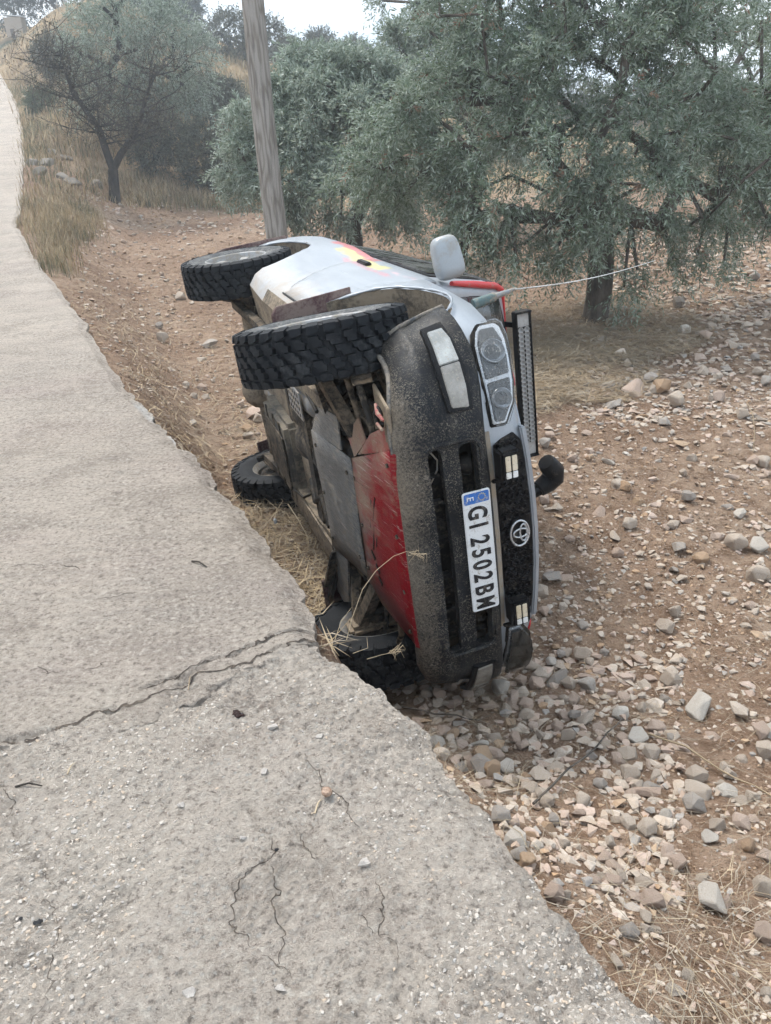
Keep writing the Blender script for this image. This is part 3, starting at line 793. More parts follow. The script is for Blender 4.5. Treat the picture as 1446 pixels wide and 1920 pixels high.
# doors: proud skin with shut lines, handle
for s in (-1, 1):
    mb = MB()
    prof = [(y_ * .955, z_) for y_, z_ in [(.800, .435), (.826, .52), (.849, .66), (.854, .76), (.848, .86), (.842, .97), (.836, 1.06), (.822, 1.09)]]
    V = []; F = []
    xr = lambda z: -1.20 - max(0, min(1, (z - .46) / .45)) * .36 - max(0, (z - .91)) * .0
    xf = lambda z: -.535 - max(0, z - .9) * .2
    nst = 12
    for y, z in prof:
        for i in range(nst + 1):
            t = i / nst; x = xf(z) * (1 - t) + xr(z) * t
            dent = .004 * math.sin(t * 9 + z * 5)
            V.append((x, s * (y + .007 + (0 if 0 < i < nst else -.004) + dent * .5), z))
    k = nst + 1
    for a in range(len(prof) - 1):
        for i in range(nst): F.append((a * k + i, a * k + i + 1, (a + 1) * k + i + 1, (a + 1) * k + i))
    d = mb.add(V, F).build('door', PAINT, car, smooth=40)
    md = d.modifiers.new('s', 'SOLIDIFY'); md.thickness = .014; md.offset = -s * 0 + (1 if False else 0); baked(d)
    # rolled shut-line seals
    mb = MB(); mb.tube([(-.55, s * .775, .43)] + [(-.90, s * .774, .428), (xr(.43) + .02, s * .774, .428)] + [(xr(z) - .006, s * (y + .0035), z) for y, z in prof], .0055, 5); mb.build('door_seal', TRIM, d, smooth=60)
    mb = MB(); mb.box((-1.36, s * .824, .955), (.19, .022, .035)); mb.build('handle', TRIM, d, bevel=.006)
    mb = MB(); mb.box((-.34, s * .822, .965), (.045, .012, .022)); mb.build('side_indicator', ORANGE, car, bevel=.004)
    # pressed swage line along the flank
    mb = MB(); mb.tube([(-1.58, s * .812, .80), (-1.2, s * .822, .775), (-.8, s * .821, .765), (-.5, s * .813, .76)], [.002, .010, .010, .002], 6); mb.build('swage_line', PAINT, d, smooth=80)
# arch lips (cut and rolled edge of torn arch trim)
for cx, r, z0, tagn in ((0.0, .492, .41, 'f'), (-2.375, .465, .41, 'r')):
    for s in (-1, 1):
        P = []; RR = []
        for j in range(25):
            a = R_(42 + 120 * j / 24) if tagn == 'f' else R_(8 + 164 * j / 24)
            z = z0 + r * math.sin(a); yy = np.interp(z, [.4, .55, .70, .79, .9, 1.0], [.80, .825, .848, .852, .845, .83])
            x = cx + r * math.cos(a) * 1.03
            if x > .35: yy -= (x - .35) * .35
            yy *= ysc(x); P.append((x, s * (yy - .004), z)); RR.append(.006 + .003 * math.sin(j * 2.3))
        mb = MB(); mb.tube(P, RR, 6); mb.build('arch_lip', PAINT, car, smooth=60)
# mud flaps of stiff maroon rubber
for x, xb, z0, z1, yo in ((-.56, -.40, .215, .64, .852), (-2.96, -2.76, .29, .84, .872)):
    for s in (-1, 1):
        P = [(x, s * (yo - .0), z1), (xb - .02, s * yo, z0 + .03), (xb, s * (yo - .03), z0), (xb, s * .58, z0), (x, s * .58, z1)]
        MB().prism([Vector(p) for p in P], (.012, 0, .004)).build('mud_flap', FLAP, car, bevel=.003)
# rear: bumper, tail lamps, spare wheel carrier bar
mb = MB(); mb.tube([(-3.02, -.76, .66), (-3.14, -.74, .66), (-3.22, -.66, .66), (-3.26, 0, .66), (-3.22, .66, .66), (-3.14, .74, .66), (-3.02, .76, .66)], .075, 10); mb.build('rear_bumper', PAINT, car, smooth=60)
for s in (-1, 1): MB().box((-3.165, s * .72, .92), (.05, .12, .26)).build('tail_lamp', REDP, car, bevel=.012)

# ---- front bumper: closed moulding with the lower intake cut through
def bump_prof(y):
    a = abs(y); f = sst(.45, .88, a)
    zb = .386 + .10 * sst(.50, .86, a); zt = .762 + .035 * sst(.45, .80, a)
    return zb, zt
plan_y = [-.868, -.86, -.845, -.815, -.77, -.71, -.63, -.54, -.45, -.35, -.24, -.12, 0]
plan_x = [.30, .36, .42, .485, .55, .605, .655, .690, .708, .718, .725, .728, .730]
PL = list(zip(plan_x, plan_y)); PL = PL + [(x, -y) for x, y in PL[-2::-1]]
V = []; F = []; ncol = len(PL)
prof_n = None
for ci, (x, y) in enumerate(PL):
    zb, zt = bump_prof(y); h = zt - zb
    pa, pb = PL[max(ci - 1, 0)], PL[min(ci + 1, ncol - 1)]
    tx, ty = pb[0] - pa[0], pb[1] - pa[1]; ln = math.hypot(tx, ty); nxx, nyy = ty / ln, -tx / ln
    pr = [(-.075, 0.0), (-.03, .01), (-.006, .06), (.004, .16), (.010, .30), (.008, .36), (-.003, .40), (-.001, .70), (.006, .86), (-.004, .945), (-.03, .99), (-.075, 1.0),
          (-.10, .97), (-.045, .90), (-.04, .5), (-.045, .10), (-.10, .04)]
    if abs(y) > .74: pr = [(o * (.6 if o > -.02 else 1), t) for o, t in pr]
    prof_n = len(pr)
    tuck = float(sst(.56, .85, abs(y))) * .105
    for o, t in pr:
        o2 = o - tuck * (1 - t) ** 1.4; V.append((x + nxx * o2, y + nyy * o2, zb + h * t))
for i in range(ncol - 1):
    for j in range(prof_n): F.append((i * prof_n + j, i * prof_n + (j + 1) % prof_n, (i + 1) * prof_n + (j + 1) % prof_n, (i + 1) * prof_n + j))
F += [tuple(range(prof_n - 1, -1, -1)), tuple(range((ncol - 1) * prof_n, ncol * prof_n))]
bumper = MB().add(V, F).build('bumper', BLACK, car)
def rrect(y0, y1, z0, z1, r, x, n=5):
    P = []
    for cy_, cz, a0 in ((y1 - r, z1 - r, 0), (y0 + r, z1 - r, 90), (y0 + r, z0 + r, 180), (y1 - r, z0 + r, 270)):
        for k in range(n): a = R_(a0 + 90 * k / (n - 1)); P.append((x, cy_ + r * math.cos(a), cz + r * math.sin(a)))
    return P
# dusty rolled edge towards the wheel arch
pn = prof_n; mbe = MB(); P = [Vector(V[j]) for j in (11, 10, 9, 7, 5, 3, 2)] + [Vector(V[i * pn + 1]) for i in range(0, 9)]
mbe.tube(P, [.006, .009, .010, .010, .011, .012, .012] + [.012, .012, .012, .012, .011, .010, .009, .007, .005], 7); mbe.build('bumper_edge', simple('dusty_plastic', (.06, .063, .066), .7, 0, .55, (.20, .175, .145), 9, .003, 60), bumper, smooth=60)
cts = []
for z0, z1 in ((.508, .566), (.634, .703)):
    c = MB().prism(rrect(-.445, .445, z0, z1, .022, .50), (.4, 0, 0)).build('intake_cutter', BLACK); c.matrix_world = car.matrix_world; cts.append(c)
bpy.context.view_layer.update()
cut(bumper, cts)
bumper.data.polygons.foreach_set('use_smooth', np.ones(len(bumper.data.polygons), bool)); bumper.data.set_sharp_from_angle(angle=R_(40))
# raised lip round the intake
mb = MB(); P = rrect(-.462, .462, .492, .720, .05, 0, 6); P = [(float(np.interp(abs(p[1]), [0, .12, .24, .35, .45, .54], [.736, .734, .731, .724, .714, .70])) , p[1], p[2]) for p in P]; P.append(P[0])
mb.tube(P, .009, 6, caps=False); mb.build('intake_lip', BLACK, bumper, smooth=60)
# things behind the intake: radiator, cross fins, horn, loose wire
mb = MB(); mb.box((.58, 0, .60), (.03, .92, .26)); rad = mb.build('radiator', DARKM, car)
for yv in (-.33, -.22, -.06, .10, .26, .36): MB().box((.662, yv, .536), (.03, .010, .054)).build('fin', TRIM, bumper)
mb = MB(); mb.lathe([(.001, -.02), (.03, -.02), (.042, .0), (.045, .02), (.001, .025)], 20, c=(0, 0, 0)); h = mb.build('horn', DARKM, car, smooth=50)
h.location = (.64, -.335, .672); h.rotation_euler = (R_(90), 0, R_(90))
mb = MB(); mb.tube([(.66, -.44, .53), (.668, -.39, .562), (.668, -.35, .558), (.66, -.30, .53), (.655, -.27, .515)], .0035, 5); mb.build('loose_wire', PIPE, car, smooth=80)
# front indicators set in the bumper ends; the left one is choked with mud
def bx(y): return float(np.interp(abs(y), [0, .12, .24, .35, .45, .54, .63, .71, .77, .815, .845, .86, .868], [.730, .728, .725, .718, .708, .690, .655, .605, .55, .485, .42, .36, .30]))
def bn(y):
    e = .01; dx = (bx(y + e) - bx(y - e)) / (2 * e); v = Vector((1, -dx, 0)); return v.normalized()
def on_bump(poly, off): return [Vector((bx(y), y, z)) + bn(y) * off for y, z in poly]
def strip(poly_lo, poly_hi, off, depth, name, mat, parent, surf=on_bump, smooth=30, bevel=.003):
    """a lens that follows the curved front: lower and upper edge as lists of (y, z)"""
    a = surf(poly_lo, off); b = surf(poly_hi, off); a2 = surf(poly_lo, off - depth); b2 = surf(poly_hi, off - depth); n = len(a)
    V = a + b + b2 + a2; F = []
    for i in range(n - 1):
        for u, v in ((0, 1), (1, 2), (2, 3), (3, 0)): F.append((u * n + i, u * n + i + 1, v * n + i + 1, v * n + i))
    F += [(0, n, 2 * n, 3 * n), (n - 1, 2 * n - 1, 3 * n - 1, 4 * n - 1)]
    return MB().add(V, F).build(name, mat, parent, smooth=smooth, bevel=bevel)
for s in (-1, 1):
    frm = strip([(s * y, z) for y, z in ((.825, .62), (.77, .615), (.70, .612), (.63, .612), (.565, .618))], [(s * y, z) for y, z in ((.835, .712), (.785, .724), (.70, .724), (.63, .72), (.56, .716))], .0125, .02, 'indicator_surround', TRIM, bumper)
    strip([(s * y, z) for y, z in ((.812, .637), (.77, .633), (.715, .632))], [(s * y, z) for y, z in ((.816, .698), (.785, .710), (.72, .710))], .019, .02, 'indicator_lens', FROST if s < 0 else CLEARL, frm)
    strip([(s * y, z) for y, z in ((.712, .632), (.64, .630), (.578, .634))], [(s * y, z) for y, z in ((.717, .710), (.64, .707), (.570, .700))], .018, .02, 'fog_lens', CLEARL, frm)

# ---- headlights
def on_nose(poly, off):
    r = []
    for y, z in poly:
        e = .01; dx = (nx(y + e) - nx(y - e)) / (2 * e); n = Vector((1, -dx, 0)).normalized(); r.append(Vector((nx(y), y, z)) + n * off)
    return r
for s in (-1, 1):
    S = lambda L_: [(s * y, z) for y, z in L_]
    lo = [(.800, .855), (.78, .828), (.74, .806), (.68, .799), (.60, .797), (.52, .797), (.45, .800)]
    hi = [(.800, .930), (.785, .950), (.74, .953), (.68, .944), (.60, .932), (.525, .916), (.447, .868)]
    hl = strip(S(lo), S(hi), .010, .05, 'headlight', DARKM, car, on_nose, 35, .004)
    lo2 = [(.789, .860), (.772, .838), (.735, .818), (.68, .810), (.60, .808), (.53, .808), (.462, .810)]
    hi2 = [(.789, .922), (.776, .938), (.735, .941), (.68, .933), (.60, .921), (.53, .904), (.460, .862)]
    bz = strip(S(lo2), S(hi2), .018, .02, 'headlight_bezel', CHROME, hl, on_nose, 35, .003)
    strip(S([(.776, .852), (.735, .826), (.68, .818), (.618, .815)]), S([(.776, .912), (.735, .926), (.68, .924), (.626, .914)]), .024, .02, 'headlight_lens', LENS, hl, on_nose, 35, .004)
    strip(S([(.606, .815), (.56, .815), (.51, .815), (.470, .817)]), S([(.612, .911), (.56, .902), (.522, .890), (.468, .856)]), .024, .02, 'headlight_lens', LENS, hl, on_nose, 35, .004)

    for y, z, r in ((.700, .872, .047), (.548, .856, .039)):
        q = on_nose([(s * y, z)], .0)[0]; e = .01; dx = (nx(s * y + e) - nx(s * y - e)) / (2 * e); nn = Vector((1, -dx, 0)).normalized()
        mbw = MB(); mbw.lathe([(r, .0), (r * 1.01, -.012), (r * .97, -.013), (r * .72, .002), (r * .24, .012), (.001, .012)], 28)
        bw = mbw.build('reflector_bowl', CHROME, hl, smooth=60); bw.matrix_local = Matrix.Translation(q + nn * .026) @ (-nn).to_track_quat('Y', 'Z').to_matrix().to_4x4()
        mbw = MB(); mbw.lathe([(.001, -.017), (.006, -.015), (.008, -.006), (.008, .006)], 12); bu = mbw.build('bulb', BARCELL, hl, smooth=60); bu.matrix_local = bw.matrix_local
    strip(S(lo2), S(hi2), .047, .004, 'headlight_cover', COVER, hl, on_nose, 35, .0)

# ---- grille: dark honeycomb in a bay under the bonnet lip, badge in the middle
gl = [(-.40, .838), (-.385, .808), (-.30, .799), (-.15, .797), (0, .797), (.15, .797), (.30, .799), (.385, .808), (.40, .838)]
gh = [(-.415, .890), (-.38, .918), (-.30, .928), (-.15, .933), (0, .935), (.15, .933), (.30, .928), (.38, .918), (.415, .890)]
gr = strip(gl, gh, .008, .03, 'grille', TRIM, car, on_nose, 40, .003)
hexp = [(math.cos(R_(60 * k)), math.sin(R_(60 * k))) for k in range(6)]
def hex_cell(y, z, r):
    mb = MB(); V = []
    for rr, o in ((1.0, .010), (1.0, .017), (.72, .017), (.55, .0085)):
        for a, b in hexp: V.append(Vector((nx(y + a * r * rr) + o, y + a * r * rr, z + b * r * rr)))
    F = [(i * 6 + j, i * 6 + (j + 1) % 6, (i + 1) * 6 + (j + 1) % 6, (i + 1) * 6 + j) for i in range(3) for j in range(6)]
    F.append((18, 19, 20, 21, 22, 23)); return mb.add(V, F)
for k, y in enumerate(np.arange(-.375, .376, .030)):
    for j in range(5):
        z = .813 + j * .0255 + (.0127 if k % 2 else 0)
        top = np.interp(abs(y), [0, .30, .40], [.920, .912, .885])
        if z > top or (abs(y) < .062 and .83 < z < .915): continue
        hex_cell(float(y), float(z), .0155).build('grille_cell', TRIM, gr)
# three-oval badge
def ell(cy_, cz, ay, az, r, x, n=36):
    P = [(x + .004 * math.sin(0), cy_ + ay * math.cos(2 * math.pi * k / n), cz + az * math.sin(2 * math.pi * k / n)) for k in range(n)]; P.append(P[0]); return P
em = MB(); X0 = .684
em.tube(ell(0, .870, .056, .040, 0, X0), .0050, 6, caps=False); em.tube(ell(0, .874, .0185, .031, 0, X0), .0042, 6, caps=False); em.tube(ell(0, .886, .037, .0150, 0, X0), .0042, 6, caps=False)
em.build('badge', CHROME, gr, smooth=70)
MB().lathe([(.001, .004), (.05, .004), (.052, -.012)], 24).build('badge_backing', TRIM, gr, smooth=50)
bb = bpy.data.objects['badge_backing']; bb.rotation_euler = (0, 0, R_(-90)); bb.location = (.672, 0, .870); bb.scale = (1.1, 1, .80)
# silver strip between bumper and grille, bonnet lip above
strip([(y, .768) for y in (-.44, -.3, -.15, 0, .15, .3, .44)], [(y, .792) for y in (-.44, -.3, -.15, 0, .15, .3, .44)], .012, .03, 'front_valance', simple('dusty_strip', (.30, .27, .23), .7, 0, .5), car, on_nose, 40, .002)
strip([(y, .938 - .02 * (y / .43) ** 2) for y in (-.43, -.3, -.15, 0, .15, .3, .43)], [(y, .962 - .02 * (y / .43) ** 2) for y in (-.43, -.3, -.15, 0, .15, .3, .43)], .014, .05, 'bonnet_lip', PAINT, car, on_nose, 50, .006)

# ---- two LED pods in the grille
for y in (-.325, .333):
    z = .828; x = .715
    pod = MB().box((x, y, z), (.055, .122, .082)).build('led_pod', TRIM, car, bevel=.010)
    for k in range(5): MB().box((x - .034, y, z - .034 + k * .017), (.03, .105, .006)).build('cooling_fin', TRIM, pod)
    for dz in (-.0135, .0135):
        MB().box((x + .0285, y + (-.010), z + dz), (.006, .062, .021)).build('led_cell', AMBER, pod, bevel=.002)
        MB().box((x + .0285, y + .037, z + dz), (.006, .026, .021)).build('led_cell', CELL, pod, bevel=.002)
    MB().box((x - .02, y + .068, z - .02), (.02, .012, .09)).build('bracket', TRIM, pod, bevel=.003)

# ---- number plate
plate = empty('number_plate', parent=car)
PX, PZ = .7395, .674
pm = MB().prism(rrect(-.262, .262, PZ - .057, PZ + .057, .010, PX), (.004, 0, 0)).build('plate', WHITEP, plate)
MB().prism(rrect(-.256, -.212, PZ - .051, PZ + .051, .006, PX + .0044), (.0012, 0, 0)).build('country_band', BLUEP, plate)
mb = MB(); Pt = rrect(-.258, .258, PZ - .053, PZ + .053, .010, PX + .0048); Pt.append(Pt[0]); mb.tube(Pt, .0016, 4, caps=False); mb.build('plate_rim', WHITEP, plate, smooth=60)
def text_obj(txt, size, y, z, mat, parent, name, sx=1.0, ex=.0012, x=None, bold=.0):
    cu = bpy.data.curves.new(name, 'FONT'); cu.body = txt; cu.size = size; cu.extrude = ex; cu.offset = bold; cu.align_x = 'CENTER'; cu.align_y = 'CENTER'
    t = bpy.data.objects.new(name, cu); COL.objects.link(t)
    dg = bpy.context.evaluated_depsgraph_get(); me = bpy.data.meshes.new_from_object(t.evaluated_get(dg), depsgraph=dg)
    bpy.data.objects.remove(t)
    co = np.zeros(len(me.vertices) * 3, np.float32); me.vertices.foreach_get('co', co); co = co.reshape(-1, 3)
    c = (co.max(0) + co.min(0)) / 2; co -= c
    # glyph x -> car +y, glyph y -> car +z, facing +x
    out = np.stack([co[:, 2] + (PX + .0058 if x is None else x), co[:, 0] * sx + y, co[:, 1] + z], 1)
    me.vertices.foreach_set('co', out.astype(np.float32).ravel()); me.update(); me.materials.clear()
    return link(name, me, mat, parent)
for ch, y in zip('GI2502BM', (-.172, -.118, -.052, .002, .056, .110, .171, .229)):
    text_obj(ch, .108, y, PZ, INK, plate, 'plate_character', .72 if ch != 'M' else .60, bold=.0028)
text_obj('E', .040, -.234, PZ - .026, WHITEP, plate, 'plate_character', .9, x=PX + .0066)
mb = MB()
for k in range(12):
    a = 2 * math.pi * k / 12; mb.box((PX + .0062, -.234 + .014 * math.cos(a), PZ + .022 + .014 * math.sin(a)), (.0012, .004, .004))
mb.build('star_ring', simple('faded_yellow', (.55, .48, .20), .5, 0, .3), plate)

# ---- light bar on the roof edge
lb = empty('light_bar', parent=car)
lx, lz = -.985, 1.752
MB().box((lx - .035, 0, lz), (.050, .90, .090)).build('housing', TRIM, lb, bevel=.006)
for z in (-.044, .044): MB().box((lx, 0, lz + z), (.024, .90, .010)).build('rail', TRIM, lb, bevel=.003)
for y in (-.448, .448): MB().box((lx - .005, y, lz), (.05, .012, .100)).build('end_cap', TRIM, lb, bevel=.003)
MB().box((lx - .004, -.40, lz), (.006, .075, .074)).build('end_panel', BARCELL, lb); MB().box((lx - .004, .40, lz), (.006, .075, .074)).build('end_panel', BARCELL, lb)
cone = MB(); 
for rr, o in ((.0132, .010), (.0115, .010), (.004, -.006)):
    pass
cm = MB(); V = []
for rr, o in ((.0185, .010), (.0150, .010), (.0050, -.004)):
    for k in range(8): V.append((o, rr * math.cos(2 * math.pi * k / 8), rr * math.sin(2 * math.pi * k / 8)))
cm.add(V, [(i * 8 + k, i * 8 + (k + 1) % 8, (i + 1) * 8 + (k + 1) % 8, (i + 1) * 8 + k) for i in range(2) for k in range(8)] + [tuple(range(16, 24))])
cme = cm.mesh('led_reflector'); cme.materials.append(BARCELL)
for j in range(26):
    for q in (-.0190, .0190):
        c = bpy.data.objects.new('led_reflector', cme); COL.objects.link(c); c.parent = lb; c.location = (lx - .004, -.345 + j * .0276, lz + q)
for y in (-.36, .36): MB().bar((lx - .05, y, lz), (-1.15, y, 1.70), .03, .012).build('bracket', TRIM, lb)

# ---- snorkel along the left pillar
sn = MB(); sn.tube([(-.10, .845, .93), (-.30, .875, 1.06), (-.55, .865, 1.14), (-.80, .80, 1.42), (-1.0, .745, 1.66), (-1.02, .725, 1.76), (-1.0, .69, 1.84)], [.055, .05, .042, .038, .038, .040, .042], 12)
sno = sn.build('snorkel', TRIM, car, smooth=60)
sn = MB(); sn.tube([(-1.0, .70, 1.80), (-1.0, .675, 1.86), (-.995, .64, 1.905), (-.99, .595, 1.905), (-.985, .54, 1.868), (-.98, .515, 1.850)], [.052, .064, .072, .070, .062, .054], 14); sn.build('snorkel_head', TRIM, sno, smooth=50)

# ---- right-hand mirror, pointing at the sky
def rounded_block(c, size, r, mat, name, parent, rot=None, taper=.85, seg=4):
    bm = bmesh.new(); bmesh.ops.create_cube(bm, size=1)
    for v in bm.verts:
        k = taper if v.co.y < 0 else 1.0
        v.co = Vector((v.co.x * size[0] * (k), v.co.y * size[1], v.co.z * size[2] * k))
    bmesh.ops.bevel(bm, geom=bm.edges[:], offset=r, segments=seg, profile=.6, affect='EDGES', clamp_overlap=True)
    me = bpy.data.meshes.new(name); bm.to_mesh(me); bm.free()
    o = link(name, me, mat, parent, smooth=60); o.location = c
    if rot is not None: o.rotation_euler = rot
    return o
mr_paint = simple('mirror_shell_paint', (.34, .36, .375), .40, .3, .3, (.33, .315, .285), 6, .0006, 90)
mir = empty('mirror', parent=car)
def superell(c, size, e, name, mat, parent, rot=(0, 0, 0), taper=0.0, n=28):
    V = []; F = []; f = lambda w, q: math.copysign(abs(w) ** q, w)
    for i in range(n // 2 + 1):
        v = -math.pi / 2 + math.pi * i / (n // 2)
        for j in range(n):
            u = -math.pi + 2 * math.pi * j / n; x, y, z = f(math.cos(v), e) * f(math.cos(u), e), f(math.cos(v), e) * f(math.sin(u), e), f(math.sin(v), e)
            k = 1 - taper * (.5 - .5 * y); V.append((x * size[0] / 2 * k, y * size[1] / 2, z * size[2] / 2 * k))
    for i in range(n // 2):
        for j in range(n): F.append((i * n + j, i * n + (j + 1) % n, (i + 1) * n + (j + 1) % n, (i + 1) * n + j))
    mb = MB(); mb.add(V, F); o = mb.build(name, mat, parent, smooth=60, fix=False); o.location = c; o.rotation_euler = rot; return o
superell((-.63, -.888, 1.182), (.125, .215, .155), .52, 'mirror_shell', mr_paint, mir, (R_(6), 0, R_(-8)), .14)
MB().box((-.696, -.888, 1.182), (.004, .14, .09)).build('mirror_glass', GLASS, mir, bevel=.001)
mb = MB(); mb.tube([(-.60, -.80, 1.150), (-.615, -.83, 1.165), (-.625, -.86, 1.175)], [.032, .030, .036], 10); mb.build('mirror_foot', TRIM, mir, smooth=60)
mir2 = empty('mirror', parent=car)
rounded_block((-.66, .84, 1.20), (.09, .13, .13), .04, mr_paint, 'mirror_shell', mir2, (0, 0, 0), .85, 6)

# ---- whip aerial
an = MB(); an.tube([(-.05, -.765, 1.06), (-.05, -.771, 1.105), (-.065, -.777, 1.17)], [.024, .024, .021], 10); ao = an.build('aerial_base', simple('teal_grey_rubber', (.10, .15, .15), .5, 0, .3), car, smooth=60)
an = MB(); an.tube([(-.065, -.777, 1.165), (-.08, -.782, 1.24), (-.11, -.784, 1.30)], [.016, .012, .006], 8); an.build('aerial_ferrule', PIPE, ao, smooth=60)
P = [Vector((-.10, -.784, 1.29)).lerp(Vector((-.38, -.722, 2.22)), t / 12) + Vector((0, .022 * math.sin(math.pi * t / 12), 0)) for t in range(13)]
an = MB(); an.tube(P, [.0032 - .0014 * t / 12 for t in range(13)], 6); an.build('aerial_whip', simple('pale_fibreglass', (.55, .55, .54), .5, 0, .2), ao, smooth=60)

# ---- wheels
TR, TW = .366, .113       # outer radius of the casing, half width
def make_wheel_meshes():
    t = MB()
    t.lathe([(.200, -.082), (.206, -.098), (.225, -.104), (.262, -.1115), (.300, -.113), (.330, -.109), (.346, -.102), (.350, -.088), (.351, -.04), (.351, .04), (.350, .088), (.346, .102), (.330, .109), (.300, .113), (.262, .1115), (.225, .104), (.206, .098), (.200, .082)], 72)
    tyre = t.mesh('tyre')
    def P3(u, v, r): return (r * math.cos(u), v, r * math.sin(u))
    tr = MB(); NP = 34; pit = 2 * math.pi / NP; R0, R1 = .349, TR + .004
    def block(poly):
        n = len(poly); cu = sum(p[0] for p in poly) / n; cv = sum(p[1] for p in poly) / n
        V = [P3(cu + (u - cu) * .93, cv + (v - cv) * .90, R0) for u, v in poly] + [P3(cu + (u - cu) * .81, cv + (v - cv) * .80, R1) for u, v in poly]
        tr.add(V, [tuple(range(n, 2 * n))] + [(i, (i + 1) % n, n + (i + 1) % n, n + i) for i in range(n)])
    for k in range(NP):
        a0 = k * pit
        for row, v in enumerate((-.046, 0.0, .046)):
            a = a0 + (pit / 2 if row % 2 else 0); h = pit * .50; w = .0255; sk = .30 * (1 if row % 2 else -1)
            poly = [(-.98, -1), (.30, -1), (.50, -.25), (.98, .0), (.98, 1), (-.30, 1), (-.50, .25), (-.98, 0)]
            poly = [(a + h * (p + sk * q * .45), v + w * q) for p, q in poly]
            # sipe through the block: two halves
            block(poly)
        for s in (-1, 1):
            a = a0 + (pit * .25 if s > 0 else -pit * .05); h = pit * .37; lng = .0155 if k % 2 else .0
            top = [(a - h, s * .0765), (a + h * .2, s * .0765), (a + h, s * .0845), (a + h, s * .106), (a - h, s * .106)]
            n = 5
            V = [P3(u, v, R0 - (.004 if abs(v) > .1 else 0)) for u, v in top] + [P3(a + (u - a) * .93, v, R1 - (.006 if abs(v) > .1 else 0)) for u, v in top]
            # flank of the lug running down the sidewall
            V += [P3(a - h * .93, s * .1165, .326 - lng), P3(a + h * .93, s * .1165, .326 - lng), P3(a - h * .93, s * .106, .320 - lng), P3(a + h * .93, s * .106, .320 - lng)]
            tr.add(V, [(5, 6, 7, 8, 9), (0, 1, 6, 5), (1, 2, 7, 6), (2, 3, 8, 7), (4, 0, 5, 9), (9, 8, 11, 10), (8, 3, 13, 11), (4, 9, 10, 12), (10, 11, 13, 12)])
    tread = tr.mesh('tread')
    # sidewall ring, lettering band
    sw = MB(); sw.lathe([(.203, -.0995), (.226, -.1062), (.262, -.1135), (.300, -.1152), (.322, -.1130)], 72); side = sw.mesh('sidewall')
    rm = MB()
    rm.lathe([(.206, -.100), (.200, -.103), (.194, -.098), (.188, -.075), (.178, -.060), (.172, -.02), (.172, .06), (.190, .085), (.204, .100), (.206, .096)], 56)
    rm.lathe([(.001, -.052), (.040, -.052), (.046, -.046), (.050, -.030), (.10, -.022), (.172, -.012)], 40)
    for k in range(6):
        a = 2 * math.pi * k / 6
        for w0, w1 in ((.030, .042),):
            d = Vector((math.cos(a), 0, math.sin(a))); tt = Vector((-math.sin(a), 0, math.cos(a)))
            V = []
            for rr, ww, yy in ((.045, w0, -.052), (.10, w0 * .85, -.062), (.155, w1 * .9, -.070), (.186, w1, -.072)):
                c = d * rr
                V += [c + tt * ww + Vector((0, yy + .022, 0)), c + tt * ww * .72 + Vector((0, yy, 0)), c - tt * ww * .72 + Vector((0, yy, 0)), c - tt * ww + Vector((0, yy + .022, 0))]
            rm.add(V, [(i * 4 + j, i * 4 + j + 1, (i + 1) * 4 + j + 1, (i + 1) * 4 + j) for i in range(3) for j in range(3)])
    rim = rm.mesh('rim')
    nut = MB()
    for k in range(6):
        a = 2 * math.pi * (k + .5) / 6; nut.tube([(.068 * math.cos(a), -.028, .068 * math.sin(a)), (.068 * math.cos(a), -.052, .068 * math.sin(a))], .010, 6)
    hubm = MB(); hubm.lathe([(.15, .02), (.15, .055), (.06, .06), (.055, .10), (.001, .10)], 32); hubm.lathe([(.13, .0), (.152, .005), (.152, .055)], 32)
    for m_, k_ in ((tyre, 40), (tread, 20), (side, 60), (rim, 35)):
        m_.polygons.foreach_set('use_smooth', np.ones(len(m_.polygons), bool)); m_.set_sharp_from_angle(angle=R_(k_))
    n_ = nut.mesh('wheel_nut'); h_ = hubm.mesh('brake_drum')
    for m_, q in ((tyre, RUBBER), (tread, RUBBER), (side, SIDEW), (rim, ALLOY), (n_, DARKM), (h_, CHASSIS)): m_.materials.append(q)
    return dict(tyre=tyre, tread=tread, sidewall=side, rim=rim, wheel_nut=n_, brake_drum=h_)
WM = make_wheel_meshes()
TRK = .752
for x, s, zz, spin in ((0.0, -1, .350, .1), (-2.375, -1, .367, .5), (-2.375, 1, .385, 1.1), (0.0, 1, .41, 2.2)):
    w = empty('wheel', (x, s * (TRK - (.014 if x > -1 and s < 0 else 0)), zz), car); w.rotation_euler = (0, 0, (0 if s < 0 else math.pi) + (R_(-9) if x > -1 else 0))
    for nm, me in WM.items():
        o = bpy.data.objects.new(nm, me); COL.objects.link(o); o.parent = w; o.rotation_euler = (0, spin, 0)

# ---- underside
def part(name, mb, mat, parent=None, smooth=50, bevel=0): return mb.build(name, mat, parent or car, smooth=smooth, bevel=bevel)
# ladder frame
for s in (-1, 1):
    mb = MB(); P = [(.50, s * .42, .50), (.18, s * .42, .47), (-.25, s * .40, .40), (-.70, s * .43, .37), (-1.75, s * .46, .37), (-2.05, s * .50, .50), (-2.75, s * .50, .55), (-3.10, s * .50, .55)]
    for a, b in zip(P[:-1], P[1:]): mb.bar(a, Vector(b) + (Vector(b) - Vector(a)).normalized() * .02, .075, .105)
    part('frame_rail', mb, CHASSIS_L, smooth=30)
for x, z, w in ((.42, .44, .07), (-.72, .36, .12), (-1.35, .40, .07), (-2.0, .47, .07), (-2.95, .52, .08)):
    part('cross_member', MB().bar((x, -.46, z), (x, .46, z), w, .06), CHASSIS, smooth=30)
